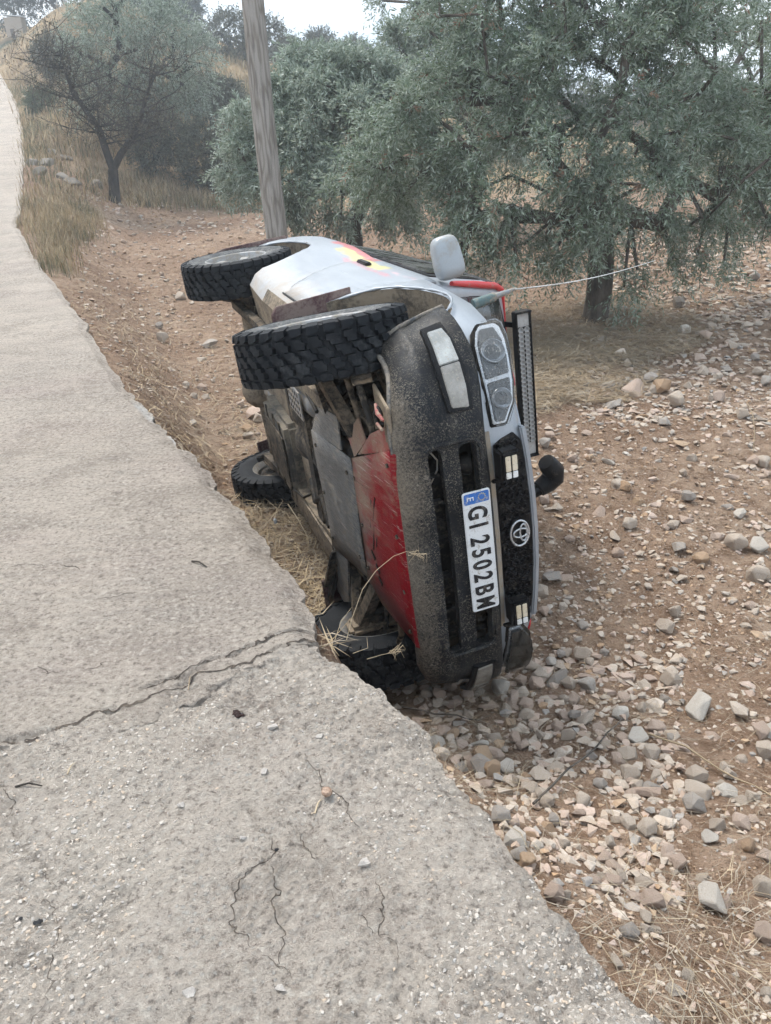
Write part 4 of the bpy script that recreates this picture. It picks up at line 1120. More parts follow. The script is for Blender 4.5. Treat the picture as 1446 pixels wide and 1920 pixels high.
# engine sump, gearbox, transfer case, propeller shafts
mb = MB(); mb.box((.10, 0, .52), (.62, .42, .26)); part('engine_sump', mb, DARKM, bevel=.03)
mb = MB(); mb.tube([(-.22, 0, .50), (-.45, 0, .47), (-.75, 0, .46), (-1.0, .02, .46), (-1.12, .03, .46)], [.17, .15, .125, .15, .11], 14); part('gearbox', mb, CHASSIS)
mb = MB(); mb.tube([(-.80, -.16, .43), (-.98, -.17, .42), (-1.1, -.17, .42)], [.10, .115, .08], 12); part('transfer_case', mb, CHASSIS)
mb = MB(); mb.tube([(-1.08, .03, .45), (-1.16, .03, .44), (-1.18, .03, .44), (-2.2, .05, .40), (-2.26, .05, .40)], [.05, .05, .032, .032, .05], 12); part('propeller_shaft', mb, PIPE)
mb = MB(); mb.tube([(-.82, -.19, .40), (-.60, -.21, .39), (-.56, -.215, .39), (-.52, -.22, .39), (.02, -.24, .40)], [.04, .034, .045, .03, .03], 12); part('front_shaft', mb, PIPE)
for k in range(3): mb = MB(); mb.tube([(-.62 + k * .035, -.208, .39), (-.605 + k * .035, -.209, .39)], .047, 14); part('shaft_boot', mb, DARKM)
# fuel tank behind its guard, on the right half, with straps
tk = part('fuel_tank', MB().box((-1.62, .26, .385), (.72, .52, .17), taper=1.04), TANKM, bevel=.03)
for x in (-1.82, -1.60, -1.40): part('tank_strap', MB().box((x, .26, .296), (.018, .50, .010)), CHASSIS, tk)
part('tank_guard', MB().box((-1.62, .26, .292), (.60, .34, .008)), CHASSIS, tk, bevel=.003)
# exhaust
mb = MB(); mb.tube([(.0, -.30, .46), (-.35, -.34, .44), (-.55, -.34, .40), (-.95, -.32, .38)], .030, 10); part('exhaust_pipe', mb, PIPE)
mb = MB(); mb.tube([(-.45, -.33, .42), (-.50, -.33, .405), (-.86, -.325, .385), (-.92, -.32, .385)], [.03, .085, .085, .03], 14); sil = part('silencer', mb, PIPE)
part('heat_shield', MB().box((-.68, -.325, .300), (.30, .15, .006)), PIPE, sil, bevel=.002)
for i in range(5):
    for j in range(4): part('shield_hole', MB().lathe([(.001, -.001), (.010, -.001), (.010, .001), (.001, .001)], 8), TRIM, sil).matrix_local = Matrix.Translation((-.79 + i * .055, -.375 + j * .034, .2955)) @ Matrix.Rotation(math.pi / 2, 4, 'X')
mb = MB(); mb.tube([(-.95, -.32, .385), (-1.5, -.30, .40), (-1.95, -.36, .46), (-2.3, -.42, .55), (-2.7, -.46, .50), (-3.15, -.5, .45)], .027, 10); part('tail_pipe', mb, PIPE)
# rear axle, links, springs, dampers
mb = MB(); mb.tube([(-2.375, -.66, .375), (-2.375, -.2, .37), (-2.375, .2, .37), (-2.375, .66, .385)], .048, 12); part('rear_axle', mb, CHASSIS_L)
mb = MB(); mb.tube([(-2.24, .05, .39), (-2.30, .05, .385), (-2.375, .05, .375), (-2.46, .05, .37), (-2.50, .05, .37)], [.06, .13, .155, .12, .04], 14); part('differential', mb, CHASSIS_L)
for s in (-1, 1):
    part('trailing_arm', MB().bar((-2.36, s * .56, .30), (-1.50, s * .50, .36), .05, .05), CHASSIS, smooth=30)
    part('upper_arm', MB().bar((-2.36, s * .46, .52), (-1.80, s * .43, .52), .035, .035), CHASSIS, smooth=30)
    mb = MB(); mb.tube([(-2.45, s * .60, .24), (-2.36, s * .52, .50)], [.026, .026], 10); mb.tube([(-2.36, s * .52, .48), (-2.20, s * .45, .88)], [.036, .036], 10); part('damper', mb, DARKM)
    mb = MB(); P = [(-2.33 + .055 * math.cos(t * .7), s * .47 + .055 * math.sin(t * .7), .40 + t * .0075) for t in range(50)]; mb.tube(P, .009, 6); part('coil_spring', mb, CHASSIS, smooth=80)
    # perforated hub bracket of the rear axle
    part('hub_bracket', MB().prism([(-2.50, s * .60, .27), (-2.22, s * .60, .30), (-2.20, s * .60, .46), (-2.44, s * .60, .50)], (0, s * .03, 0)), CHASSIS_L, smooth=30, bevel=.008)
# front suspension
for s in (-1, 1):
    zl = .34 if s < 0 else .36
    mb = MB(); mb.bar((.16, s * .34, .40), (.0, s * .66, .30), .06, .05); mb.bar((-.24, s * .36, .38), (-.02, s * .66, .30), .06, .05); part('lower_arm', mb, CHASSIS, smooth=30)
    mb = MB(); mb.bar((.10, s * .44, .60), (.0, s * .64, .56), .035, .035); mb.bar((-.14, s * .44, .60), (-.02, s * .64, .56), .035, .035); part('upper_arm', mb, CHASSIS, smooth=30)
    mb = MB(); mb.tube([(0, s * .26, .42), (0, s * .66, .38)], .022, 10); dr = part('drive_shaft', mb, DARKM)
    V = []; 
    bt = MB(); bt.tube([(0, s * (.34 + k * .018), .413 - k * .0018) for k in range(7)], [.060, .050, .057, .044, .050, .038, .042], 14); part('rubber_boot', bt, DARKM, dr, smooth=40)
    bt = MB(); bt.tube([(0, s * (.53 + k * .018), .395 - k * .0018) for k in range(7)], [.038, .046, .042, .054, .048, .060, .056], 14); part('rubber_boot', bt, DARKM, dr, smooth=40)
    mb = MB(); mb.tube([(.16, s * .30, .44), (.17, s * .66, .38)], .014, 8); part('tie_rod', mb, CHASSIS)
    mb = MB(); mb.tube([(-.02, s * .50, .34), (-.06, s * .47, .62), (-.07, s * .46, .86)], [.03, .045, .045], 10); part('strut', mb, DARKM)
    mb = MB(); mb.box((0, s * .655, .41), (.13, .05, .34)); part('knuckle', mb, CHASSIS_L, bevel=.02)
    # side rail guard sweeping from the plate to the wheel
    if s > 0:
        mb = MB(); mb.bar((-.30, .38, .30), (-.36, .60, .24), .05, .012, up=(1, 0, .4)); mb.bar((-.33, .42, .32), (-.40, .70, .24), .07, .02, up=(0, 0, 1)); part('torsion_bar', mb, CHASSIS, smooth=30)
mb = MB(); mb.tube([(.30, -.62, .40), (.40, -.5, .40), (.42, 0, .40), (.40, .5, .40), (.30, .62, .40)], .014, 8); part('anti_roll_bar', mb, CHASSIS)
# long muddy cross brace seen from the gearbox to the left sill
part('brace', MB().bar((-1.75, .47, .315), (-.42, .44, .315), .075, .014), CHASSIS_L, smooth=30)
# skid plates: scraped red one up front, grey steel behind it
def plate_mesh(P, n, name, mat, lift=.004, sub=6):
    """P: 4 corners (quad) of a sheet, bent slightly"""
    a, b, c, d = [Vector(p) for p in P]; V = []; F = []
    for i in range(sub + 1):
        for j in range(sub + 1):
            u, v = i / sub, j / sub; q = (a * (1 - u) + b * u) * (1 - v) + (d * (1 - u) + c * u) * v
            V.append(q + Vector((0, 0, lift * math.sin(u * 7 + v * 3))))
    k = sub + 1
    for i in range(sub):
        for j in range(sub): F.append((i * k + j, i * k + j + 1, (i + 1) * k + j + 1, (i + 1) * k + j))
    o = MB().add(V, F).build(name, mat, car, smooth=60)
    md = o.modifiers.new('s', 'SOLIDIFY'); md.thickness = .006; md.offset = 0; baked(o); return o
red = plate_mesh([(.665, -.47, .386), (.665, .40, .386), (.20, .30, .335), (.22, -.30, .335)], 0, 'skid_plate', SKID_RED)
red['label'] = 'scraped red steel skid plate smeared with mud'
# folded front flange, side ears, slots and their dark edges
MB().prism([(.670, -.46, .378), (.670, .395, .378), (.690, .395, .392), (.690, -.46, .392)], (0, 0, .05)).build('flange', SKID_RED, red, bevel=.003)
MB().prism([(.66, -.465, .386), (.60, -.54, .395), (.42, -.46, .385), (.30, -.34, .352)], (0, 0, .006)).build('side_ear', SKID_RED, red)
MB().prism([(.26, -.315, .345), (.38, -.42, .372), (.20, -.46, .40), (.08, -.36, .37)], (0, 0, .006)).build('side_ear', SKID_RED, red)
MB().prism([(.655, .395, .386), (.50, .43, .392), (.12, .50, .40), (.20, .30, .337)], (0, 0, .006)).build('side_ear', SKID_RED, red)
def on_red(x, y): 
    t = (.665 - x) / .455; return .386 - .051 * t
for (x0, y0), (x1, y1) in (((.45, -.20), (.39, -.075)), ((.405, -.175), (.35, -.03)), ((.44, -.08), (.385, .05)), ((.395, -.055), (.345, .08))):
    MB().bar((x0, y0, on_red(x0, y0) - .0045), (x1, y1, on_red(x1, y1) - .0045), .009, .003).build('slot', TRIM, red)
for x, y in ((.33, .115), (.36, .17), (.37, .225)):
    MB().box((x, y, on_red(x, y) - .0045), (.045, .022, .003), rot=Matrix.Rotation(.5, 3, 'Z')).build('slot', TRIM, red)
grey = plate_mesh([(.245, -.31, .330), (.205, .285, .330), (-.33, .37, .300), (-.36, -.26, .300)], 0, 'rear_skid_plate', SKID_GREY, .003)
grey['label'] = 'bare grey steel skid plate scraped in long streaks'
MB().prism([(.10, -.30, .327), (-.02, -.41, .36), (-.34, -.38, .345), (-.36, -.26, .303)], (0, 0, .006)).build('folded_edge', SKID_GREY, grey)
MB().prism([(-.33, .37, .303), (-.10, .33, .315), (-.18, .62, .30), (-.26, .66, .29), (-.36, .64, .285)], (0, 0, .010)).build('guard_arm', SKID_GREY, grey)
bm_ = MB(); bm_.lathe([(.001, -.006), (.008, -.006), (.0095, -.003), (.0095, .003)], 6); bme = bm_.mesh('bolt'); bme.materials.append(CHASSIS)
def bolts(parent, pts):
    for q in pts:
        o = bpy.data.objects.new('bolt', bme); COL.objects.link(o); o.parent = parent; o.matrix_local = Matrix.Translation(q) @ Matrix.Rotation(R_(90), 4, 'X')
bolts(red, [(x, y, on_red(x, y) - .005) for x, y in ((.63, -.40), (.63, -.10), (.63, .15), (.63, .34), (.25, -.22), (.25, .0), (.24, .22))])
bolts(grey, [(-.30, -.20, .296), (-.30, .05, .296), (-.29, .30, .296), (.17, -.22, .322), (.16, .20, .322)])
for P_, r_ in (([(-.30, -.36, .33), (-.55, -.40, .34), (-.80, -.44, .33), (-1.2, -.43, .31), (-1.6, -.42, .33), (-2.1, -.40, .45)], .010), ([(.10, -.46, .42), (.0, -.40, .38), (-.15, -.44, .36), (-.32, -.42, .40), (-.5, -.36, .44)], .014),
               ([(.30, -.52, .46), (.12, -.56, .42), (.02, -.50, .40), (-.06, -.56, .44), (-.16, -.62, .52)], .009), ([(.40, -.40, .45), (.30, -.30, .41), (.34, -.22, .42), (.30, -.12, .45)], .016), ([(-.9, .30, .34), (-1.05, .38, .31), (-1.3, .42, .30), (-1.7, .44, .32), (-2.2, .46, .42)], .008), ([(-.42, .30, .32), (-.6, .20, .34), (-.78, .30, .33), (-.95, .24, .36)], .018)):
    mb = MB(); mb.tube(P_, r_, 8); part('hose', mb, DARKM)
for x, y, sx in ((-.62, .14, .16), (-.85, .30, .12), (-1.12, -.12, .14)): part('underfloor_box', MB().box((x, y, .40), (sx, .14, .09)), CHASSIS, bevel=.012)
# recovery shackle and torn red strap between plate and bumper
mb = MB(); P = [(.58 + .035 * math.cos(t), -.575 + .035 * math.sin(t), .385) for t in np.linspace(.4, 5.9, 14)]; mb.tube(P, .010, 8); part('tow_hook', mb, DARKM)
mb = MB(); mb.tube([(.56, -.62, .385), (.61, -.60, .375), (.655, -.585, .380)], [.006, .009, .005], 6); mb.tube([(.60, -.56, .37), (.65, -.55, .372)], .006, 6); part('strap_scrap', mb, simple('torn_red_strap', (.30, .05, .05), .8, 0, .5))
mb = MB(); mb.box((.50, -.50, .425), (.34, .26, .012), rot=Matrix.Rotation(.15, 3, 'Y')); part('splash_guard', mb, CHASSIS_L, bevel=.003)
mb = MB(); mb.tube([(.62, .46, .40), (.64, .50, .41), (.60, .54, .42), (.63, .55, .44)], [.008, .014, .010, .005], 6); part('strap_scrap', mb, FLAP)
# inner arch walls / firewall so nobody looks through the engine bay
MB().box((-.48, 0, .72), (.03, .92, .55)).build('bulkhead', DARKM, car)
for s in (-1, 1): MB().box((.05, s * .455, .72), (.95, .012, .40)).build('inner_wing', CHASSIS, car)

# ------------------------------------------------------------------ wooden pole
def wood_mat():
    M = Mat('weathered_wood', .9, 0, .2)
    n = M.noise(3.0, 3, .5, vec=M.co((1.3, 1.3, .22)))
    w = M.n('ShaderNodeTexWave', wave_type='BANDS', bands_direction='X'); w.inputs['Scale'].default_value = 1.0
    q = M.math('SINE', M.math('MULTIPLY', n, 75.0))
    f = M.noise(40, 5, .6, vec=M.co((1, 1, .06)))
    c = M.ramp(M.math('MULTIPLY_ADD', q, .5, True) if False else M.mr(q, -1, 1), [(0, (.22, .195, .165)), (.35, (.29, .265, .235)), (1, (.33, .305, .275))])
    c = M.mix(M.ramp(f, [(.38, .7), (.52, 0)]), c, (.14, .125, .11)); M.col(c); M.bump(f, .006, .8); return M.m
WOOD = wood_mat()
pb = at_depth(np.array(532.0), np.array(560.0), 9.6)
px_, py_ = float(pb[0]), float(pb[1]); pz_ = g1(px_, py_)
mb = MB(); mb.tube([(px_ + .012 * math.sin(t * .9), py_, pz_ - .3 + t * .5) for t in range(17)], [.128 - .0022 * t for t in range(17)], 24)
pole = mb.build('utility_pole', WOOD, smooth=50); tag(pole, 'weathered round wooden utility pole standing behind the overturned car', 'pole')

# ------------------------------------------------------------------ trees
def leaf_mat(name, front, back, trans=.12, var=.35):
    M = Mat(name, .55, 0, .4)
    g = M.n('ShaderNodeNewGeometry')
    rnd = g.outputs['Random Per Island']
    c = M.mix(g.outputs['Backfacing'], front, back)
    c = M.mix(M.math('MULTIPLY', rnd, var), c, tuple(min(1, v * 2.0) for v in front))
    big = M.noise(1.2, 3, .5); c = M.mix(M.ramp(big, [(.35, .35), (.6, 0)]), c, tuple(v * .55 for v in front))
    M.col(c)
    t = M.n('ShaderNodeBsdfTranslucent'); M.L(c, t.inputs['Color'])
    ad = M.n('ShaderNodeMixShader'); ad.inputs[0].default_value = trans
    out = M.nt.nodes['Material Output']; M.L(M.b.outputs[0], ad.inputs[1]); M.L(t.outputs[0], ad.inputs[2]); M.L(ad.outputs[0], out.inputs['Surface'])
    return M.m
OLIVE = leaf_mat('olive_leaf', (.14, .185, .12), (.38, .425, .36), .30)
OLIVE2 = leaf_mat('pale_olive_leaf', (.19, .235, .175), (.42, .465, .40), .28)
ALMOND = leaf_mat('sparse_almond_leaf', (.085, .075, .045), (.16, .14, .10))
SHRUB = leaf_mat('shrub_leaf', (.075, .082, .055), (.15, .155, .115))
DRYLEAF = leaf_mat('dead_leaf', (.22, .13, .085), (.30, .20, .14))
PINE = leaf_mat('pine_needle', (.035, .052, .035), (.06, .08, .055))
def bark_mat(name, a, b):
    M = Mat(name, .95, 0, .2); n = M.noise(7, 6, .7, vec=M.co((1, 1, .35))); M.col(M.ramp(n, [(.35, a), (.65, b)])); M.bump(n, .03, 1.0); M.bump(M.noise(60, 4), .008, .8); return M.m
BARK = bark_mat('olive_bark', (.055, .046, .038), (.17, .145, .12)); BARK_D = bark_mat('dark_bark', (.022, .019, .017), (.075, .065, .055))

def skeleton(base, fork, pts, rbase, rng_):
    """connect crown points into a branching tree; returns nodes, parent index, radius"""
    nodes = [np.array(base, float)] ; par = [-1]
    fork = np.array(fork, float); base = np.array(base, float); k = 5
    for i in range(1, k + 1):
        t = i / k; nodes.append(base + (fork - base) * t + np.array([math.sin(t * 4) * .03, math.cos(t * 3) * .02, 0])); par.append(i - 1)
    f0 = len(nodes) - 1
    low = np.maximum(0, fork[2] + .35 - pts[:, 2])
    pts = pts[np.argsort(np.linalg.norm(pts - fork, axis=1) + 4 * low)]
    for p in pts:
        A = np.array(nodes[f0:]); d = np.linalg.norm(A - p, axis=1) + .35 * np.linalg.norm(A - fork, axis=1) * .5
        if p[2] < fork[2] + .35: d = d + 6 * np.maximum(0, p[2] + .25 - A[:, 2]) + 2.5 * (np.arange(len(A)) < 1)
        j = int(np.argmin(d)) + f0; a = nodes[j]; seg = np.linalg.norm(p - a); n = max(1, int(seg / .45))
        last = j
        for i in range(1, n + 1):
            q = a + (p - a) * i / n
            if i < n: q = q + rng_.normal(0, .05, 3) + np.array([0, 0, .10 * math.sin(math.pi * i / n)])
            nodes.append(q); par.append(last); last = len(nodes) - 1
    par = np.array(par); N = len(nodes); w = np.zeros(N)
    ch = np.zeros(N, int)
    for i in range(1, N): ch[par[i]] += 1
    w[ch == 0] = 1
    for i in range(N - 1, 0, -1): w[par[i]] += w[i]
    r = rbase * (w / w[0]) ** .46
    return np.array(nodes), par, r, ch
def limb_mesh(name, nodes, par, r, sides=6, rmin=.004, flare=1.35):
    mb = MB(); N = len(nodes); kids = [[] for _ in range(N)]
    for i in range(1, N): kids[par[i]].append(i)
    # chains
    start = [(0, None)]; 
    while start:
        i, p = start.pop(); path = [nodes[p]] if p is not None else []; rad = [max(rmin, min(r[p], r[i] * 1.25))] if p is not None else []
        while True:
            path.append(nodes[i]); rad.append(max(rmin, r[i]))
            if not kids[i]: break
            kk = sorted(kids[i], key=lambda q: -r[q])
            for q in kk[1:]: start.append((q, i))
            i = kk[0]
        if len(path) > 1:
            if p is None: rad[0] *= flare
            mb.tube(path, rad, sides + (4 if rad[0] > .06 else 0), caps=False)
    return mb.mesh(name, fix=False)
def leaf_quads(P, D, Nn, ln, wd, fold=.0):
    """diamond leaves; P base, D direction, Nn side vector"""
    mid = P + D * (ln * .45)[:, None]; tip = P + D * ln[:, None]
    a = mid + Nn * (wd / 2)[:, None]; b = mid - Nn * (wd / 2)[:, None]
    V = np.stack([P, a, tip, b], 1).reshape(-1, 3); F = np.arange(len(P) * 4).reshape(-1, 4)
    return V, F
def unit(v): return v / np.maximum(np.linalg.norm(v, axis=-1, keepdims=True), 1e-9)
def twig_leaves(o, d, L_, n, droop, ln, wd, rg, spread=.8):
    """o,d (T,3) twig origins and directions, L_ (T,) lengths, n leaves per twig"""
    T = len(o); t = (np.arange(n) + .5)[None] / n + rg.uniform(-.3, .3, (T, n)) / n
    pos = o[:, None] + d[:, None] * (t * L_[:, None])[..., None]; pos[..., 2] -= droop * (t ** 2) * L_[:, None]
    dirv = unit(d[:, None] + np.stack([np.zeros_like(t), np.zeros_like(t), -2 * droop * t], -1))
    side = unit(rg.normal(size=(T, n, 3))); side = unit(side - dirv * (side * dirv).sum(-1, keepdims=True))
    D = unit(dirv * .75 + side * spread); Nn = unit(np.cross(D, rg.normal(size=(T, n, 3))))
    k = T * n
    return leaf_quads(pos.reshape(k, 3), D.reshape(k, 3), Nn.reshape(k, 3), ln * rg.uniform(.7, 1.25, k), wd * rg.uniform(.7, 1.25, k))
def stems(o, d, L_, droop, r, every=1):
    mbV = []; mbF = []; b = 0
    for i in range(0, len(o), every):
        p = [o[i] + d[i] * L_[i] * t + np.array([0, 0, -droop * t * t * L_[i]]) for t in (0, .5, 1)]
        for j in range(2):
            a, c = p[j], p[j + 1]; u = np.cross(c - a, [0.3, .2, 1]); u = u / (np.linalg.norm(u) + 1e-9) * r
            mbV += [a + u, a - u, c - u * .6, c + u * .6]; mbF.append((b, b + 1, b + 2, b + 3)); b += 4
    return np.array(mbV), np.array(mbF)
def blob_points(lobes, n, rg, shell=.45):
    """random points in a union of ellipsoids, biased outwards"""
    vol = np.array([l[3] * l[4] * l[5] for l in lobes]); pk = rg.choice(len(lobes), n, p=vol / vol.sum())
    d = unit(rg.normal(size=(n, 3))); r = (shell + (1 - shell) * rg.uniform(0, 1, n)) 
    L_ = np.array(lobes)[pk]
    return L_[:, :3] + d * r[:, None] * L_[:, 3:6], d
def tree(name, base, fork, lobes, rbase, npts, twigs, leaves, ln, wd, droop, leafm, bark, seed, tl=(.25, .5), stem_every=6, dead=0):
    rg = np.random.default_rng(seed)
    root = empty(name, base)
    b = np.array(base, float)
    pts, _ = blob_points(lobes, npts, rg, .35)
    pts = pts[pts[:, 2] > b[2] + .25]
    nodes, par, r, ch = skeleton(b - np.array([0, 0, .12]), fork, pts, rbase, rg)
    tr = link('trunk', limb_mesh('trunk', nodes - b, par, r), bark, root, smooth=60)
    ends = np.where(r < rbase * .30)[0]
    src = nodes[rg.choice(ends, twigs)] + rg.normal(0, .06, (twigs, 3))
    ctr = np.mean([l[:3] for l in lobes], 0)
    d = unit(unit(src - ctr) * .7 + rg.normal(size=(twigs, 3)) * .75 + np.array([0, 0, -.12]))
    L_ = rg.uniform(*tl, twigs)
    V, F = twig_leaves(src, d, L_, leaves, droop, ln, wd, rg)
    SV, SF = stems(src, d, L_, droop, .0035 if ln < .1 else .006, stem_every)
    me = np_mesh('crown', np.concatenate([V, SV]) - b, np.concatenate([F, SF + len(V)]))
    mi = np.zeros(len(F) + len(SF), np.int32); mi[len(F):] = 1
    if dead:
        w = rg.uniform(size=twigs) < dead; mi[:len(F)] = np.where(np.repeat(w, leaves), 2, 0)
    co = link('crown', me, [leafm, bark, DRYLEAF], root); me.polygons.foreach_set('material_index', mi[:len(me.polygons)])
    co['kind'] = 'stuff'
    return root
def px_lobe(px, py, Y, rx, ry, rz):
    c = at_depth(np.array(float(px)), np.array(float(py)), Y); return (float(c[0]), float(c[1]), float(c[2]), rx, ry, rz)

# near olive: its crown fills the right half, skirts hanging low
ob = pix_ground([1112], [600])[0]; OY = float(ob[1])
lob = [px_lobe(1110, 120, OY, 1.5, 1.5, 1.1), px_lobe(900, 190, OY - .1, 1.05, 1.1, .95), px_lobe(790, 300, OY - .2, .85, 1.0, .8), px_lobe(1010, 340, OY - .8, .95, .8, .85),
       px_lobe(1170, 320, OY - .9, .9, .8, .8), px_lobe(1330, 260, OY, 1.1, 1.2, 1.0), px_lobe(1440, 330, OY + .2, .9, 1.1, .7), px_lobe(860, 420, OY - .4, .75, .8, .55),
       px_lobe(960, 470, OY - .7, .5, .6, .42), px_lobe(1250, 450, OY - .3, .55, .6, .45), px_lobe(1350, 450, OY + .2, .45, .6, .50), px_lobe(700, 330, OY + .6, .5, .7, .5),
       px_lobe(1000, -60, OY, 1.3, 1.4, .9), px_lobe(1250, -40, OY, 1.3, 1.3, .8), px_lobe(830, 60, OY + .2, .7, .9, .7), px_lobe(1180, 500, OY - .4, .30, .4, .30), px_lobe(1060, 440, OY - .5, .6, .6, .45), px_lobe(1120, 400, OY + .6, .8, .5, .5), px_lobe(1300, 380, OY - .5, .7, .6, .5), px_lobe(900, 330, OY + .4, .9, .7, .7), px_lobe(1480, 160, OY + .3, .8, 1.0, .8)]
fk = ob + np.array([.06, -.05, .95])
t1 = tree('olive_tree', tuple(ob), tuple(fk), lob, .165, 420, 9500, 19, .072, .0165, .38, OLIVE, BARK, 3, (.22, .50), 6, .015)
tag(t1, 'large dark olive tree with low hanging skirts right of the car', 'olive tree', 'olive trees in the stony field')
# olive behind the pole
ob2 = np.array([*at_depth(np.array(655.), np.array(430.), 15.5)[:2], 0.]); ob2[2] = g1(ob2[0], ob2[1]); Y2 = 15.5
lob2 = [px_lobe(640, 240, Y2, 1.5, 1.4, 1.1), px_lobe(520, 250, Y2 - .2, .75, .9, .9), px_lobe(480, 300, Y2, .55, .8, .6), px_lobe(600, 330, Y2 - .6, 1.1, .9, .75), px_lobe(730, 310, Y2 - .3, .8, .9, .8),
        px_lobe(620, 150, Y2, 1.0, 1.1, .65), px_lobe(560, 380, Y2 - .3, .6, .7, .45), px_lobe(740, 395, Y2 - .3, .55, .6, .40), px_lobe(700, 180, Y2 + .3, .8, .9, .7)]
t2 = tree('olive_tree', tuple(ob2), tuple(ob2 + np.array([.1, 0, .75])), lob2, .15, 220, 6500, 16, .088, .024, .4, OLIVE2, BARK, 4, (.25, .5), 6)
tag(t2, 'pale grey-green olive tree just behind the wooden pole', 'olive tree', 'olive trees in the stony field')
# third and fourth olives farther back
def far_olive(px, py_base, Y, lobes, label, seed, mat=OLIVE2, twigs=2600):
    b = at_depth(np.array(float(px)), np.array(float(py_base)), Y)[:2]; b = np.array([b[0], b[1], g1(b[0], b[1])])
    t = tree('olive_tree', tuple(b), tuple(b + np.array([0, 0, 1.0])), lobes, .16, 110, twigs, 15, .10, .028, .4, mat, BARK, seed, (.3, .55), 8)
    tag(t, label, 'olive tree', 'olive trees in the stony field')
far_olive(850, 400, 20, [px_lobe(860, 150, 20, 1.7, 1.5, 1.6), px_lobe(800, 100, 20, 1.2, 1.2, 1.2), px_lobe(880, 270, 20, 1.6, 1.4, 1.2), px_lobe(770, 50, 20.5, .8, .9, .9)], 'tall pale olive tree peeking between the two nearer olives', 8)
far_olive(1400, 420, 19, [px_lobe(1400, 150, 19, 2.0, 1.6, 1.7), px_lobe(1300, 230, 19, 1.2, 1.3, 1.2), px_lobe(1460, 260, 19, 1.4, 1.3, 1.1), px_lobe(1280, 90, 19.5, 1.0, 1, 1.2)], 'olive tree at the right edge behind the large dark one', 9, OLIVE)
# almond: nearly bare, forked trunk, beside the road
ab = pix_ground([213], [378])[0]; AY = float(ab[1])
def px3(px, py, Y): return at_depth(np.array(float(px)), np.array(float(py)), Y)
def almond():
    rg = np.random.default_rng(12); root = empty('almond_tree', tuple(ab)); b = np.array(ab)
    f = px3(212, 318, AY)
    A = [f, px3(198, 280, AY), px3(185, 240, AY - .2), px3(160, 205, AY - .3), px3(138, 175, AY - .4), px3(122, 130, AY - .4), px3(112, 95, AY - .4)]
    B = [f, px3(226, 290, AY), px3(243, 265, AY + .2), px3(262, 225, AY + .2), px3(278, 170, AY + .3), px3(292, 120, AY + .3)]
    mb = MB(); mb.tube([b - np.array([0, 0, .3]), px3(214, 350, AY), f], [.19, .15, .14], 10)
    mb.tube(A, [.115, .105, .095, .08, .065, .04, .02], 8); mb.tube(B, [.115, .10, .085, .065, .045, .022], 8)
    seeds = []
    for path, k0 in ((A, 2), (B, 2)):
        for i in range(k0, len(path)):
            for q in range(5):
                p0 = path[i - 1] + (path[i] - path[i - 1]) * rg.uniform()
                d = unit(np.array([rg.normal(0, 1), rg.normal(0, .8), rg.uniform(-.15, .8)])); L_ = rg.uniform(1.0, 2.1) * (1.1 - .09 * i)
                pts = [p0 + d * L_ * t + np.array([rg.normal(0, .06), rg.normal(0, .06), .18 * t * t * L_]) for t in np.linspace(0, 1, 5)]
                mb.tube(pts, [.028, .022, .016, .011, .007], 5, caps=False); seeds.append(pts)
    for pts in list(seeds):
        for q in range(9):
            k = rg.integers(1, 5); p0 = pts[k]; d = unit(np.array([rg.normal(0, 1), rg.normal(0, 1), rg.uniform(-.3, 1)])); L_ = rg.uniform(.35, .9)
            p2 = [p0 + d * L_ * t + rg.normal(0, .03, 3) * t for t in (0, .5, 1)]
            mb.tube(p2, [.010, .007, .005], 4, caps=False); seeds.append([p2[0], p2[1], p2[2], p2[2], p2[2]])
    me = mb.mesh('trunk', fix=False); co = np.zeros(len(me.vertices) * 3, np.float32); me.vertices.foreach_get('co', co); co = co.reshape(-1, 3) - b.astype(np.float32); me.vertices.foreach_set('co', co.ravel()); me.update()
    link('trunk', me, BARK_D, root, smooth=60)
    S = np.array([[p[2], p[3], p[4]] for p in seeds]).reshape(-1, 3); n = 1900; src = S[rg.integers(0, len(S), n)] + rg.normal(0, .08, (n, 3))
    V, F = twig_leaves(src, unit(rg.normal(size=(n, 3)) + np.array([0, 0, .2])), rg.uniform(.12, .3, n), 4, .4, .075, .026, rg)
    SV, SF = stems(src, unit(rg.normal(size=(n, 3)) + np.array([0, 0, .5])), rg.uniform(.2, .5, n), .1, .007, 1)
    me = np_mesh('crown', np.concatenate([V, SV]) - b, np.concatenate([F, SF + len(V)])); mi = np.zeros(len(me.polygons), np.int32); mi[len(F):] = 1
    c = link('crown', me, [ALMOND, BARK_D], root); me.polygons.foreach_set('material_index', mi); c['kind'] = 'stuff'
    tag(root, 'nearly bare almond tree with forked dark trunk beside the road', 'almond tree')
almond()
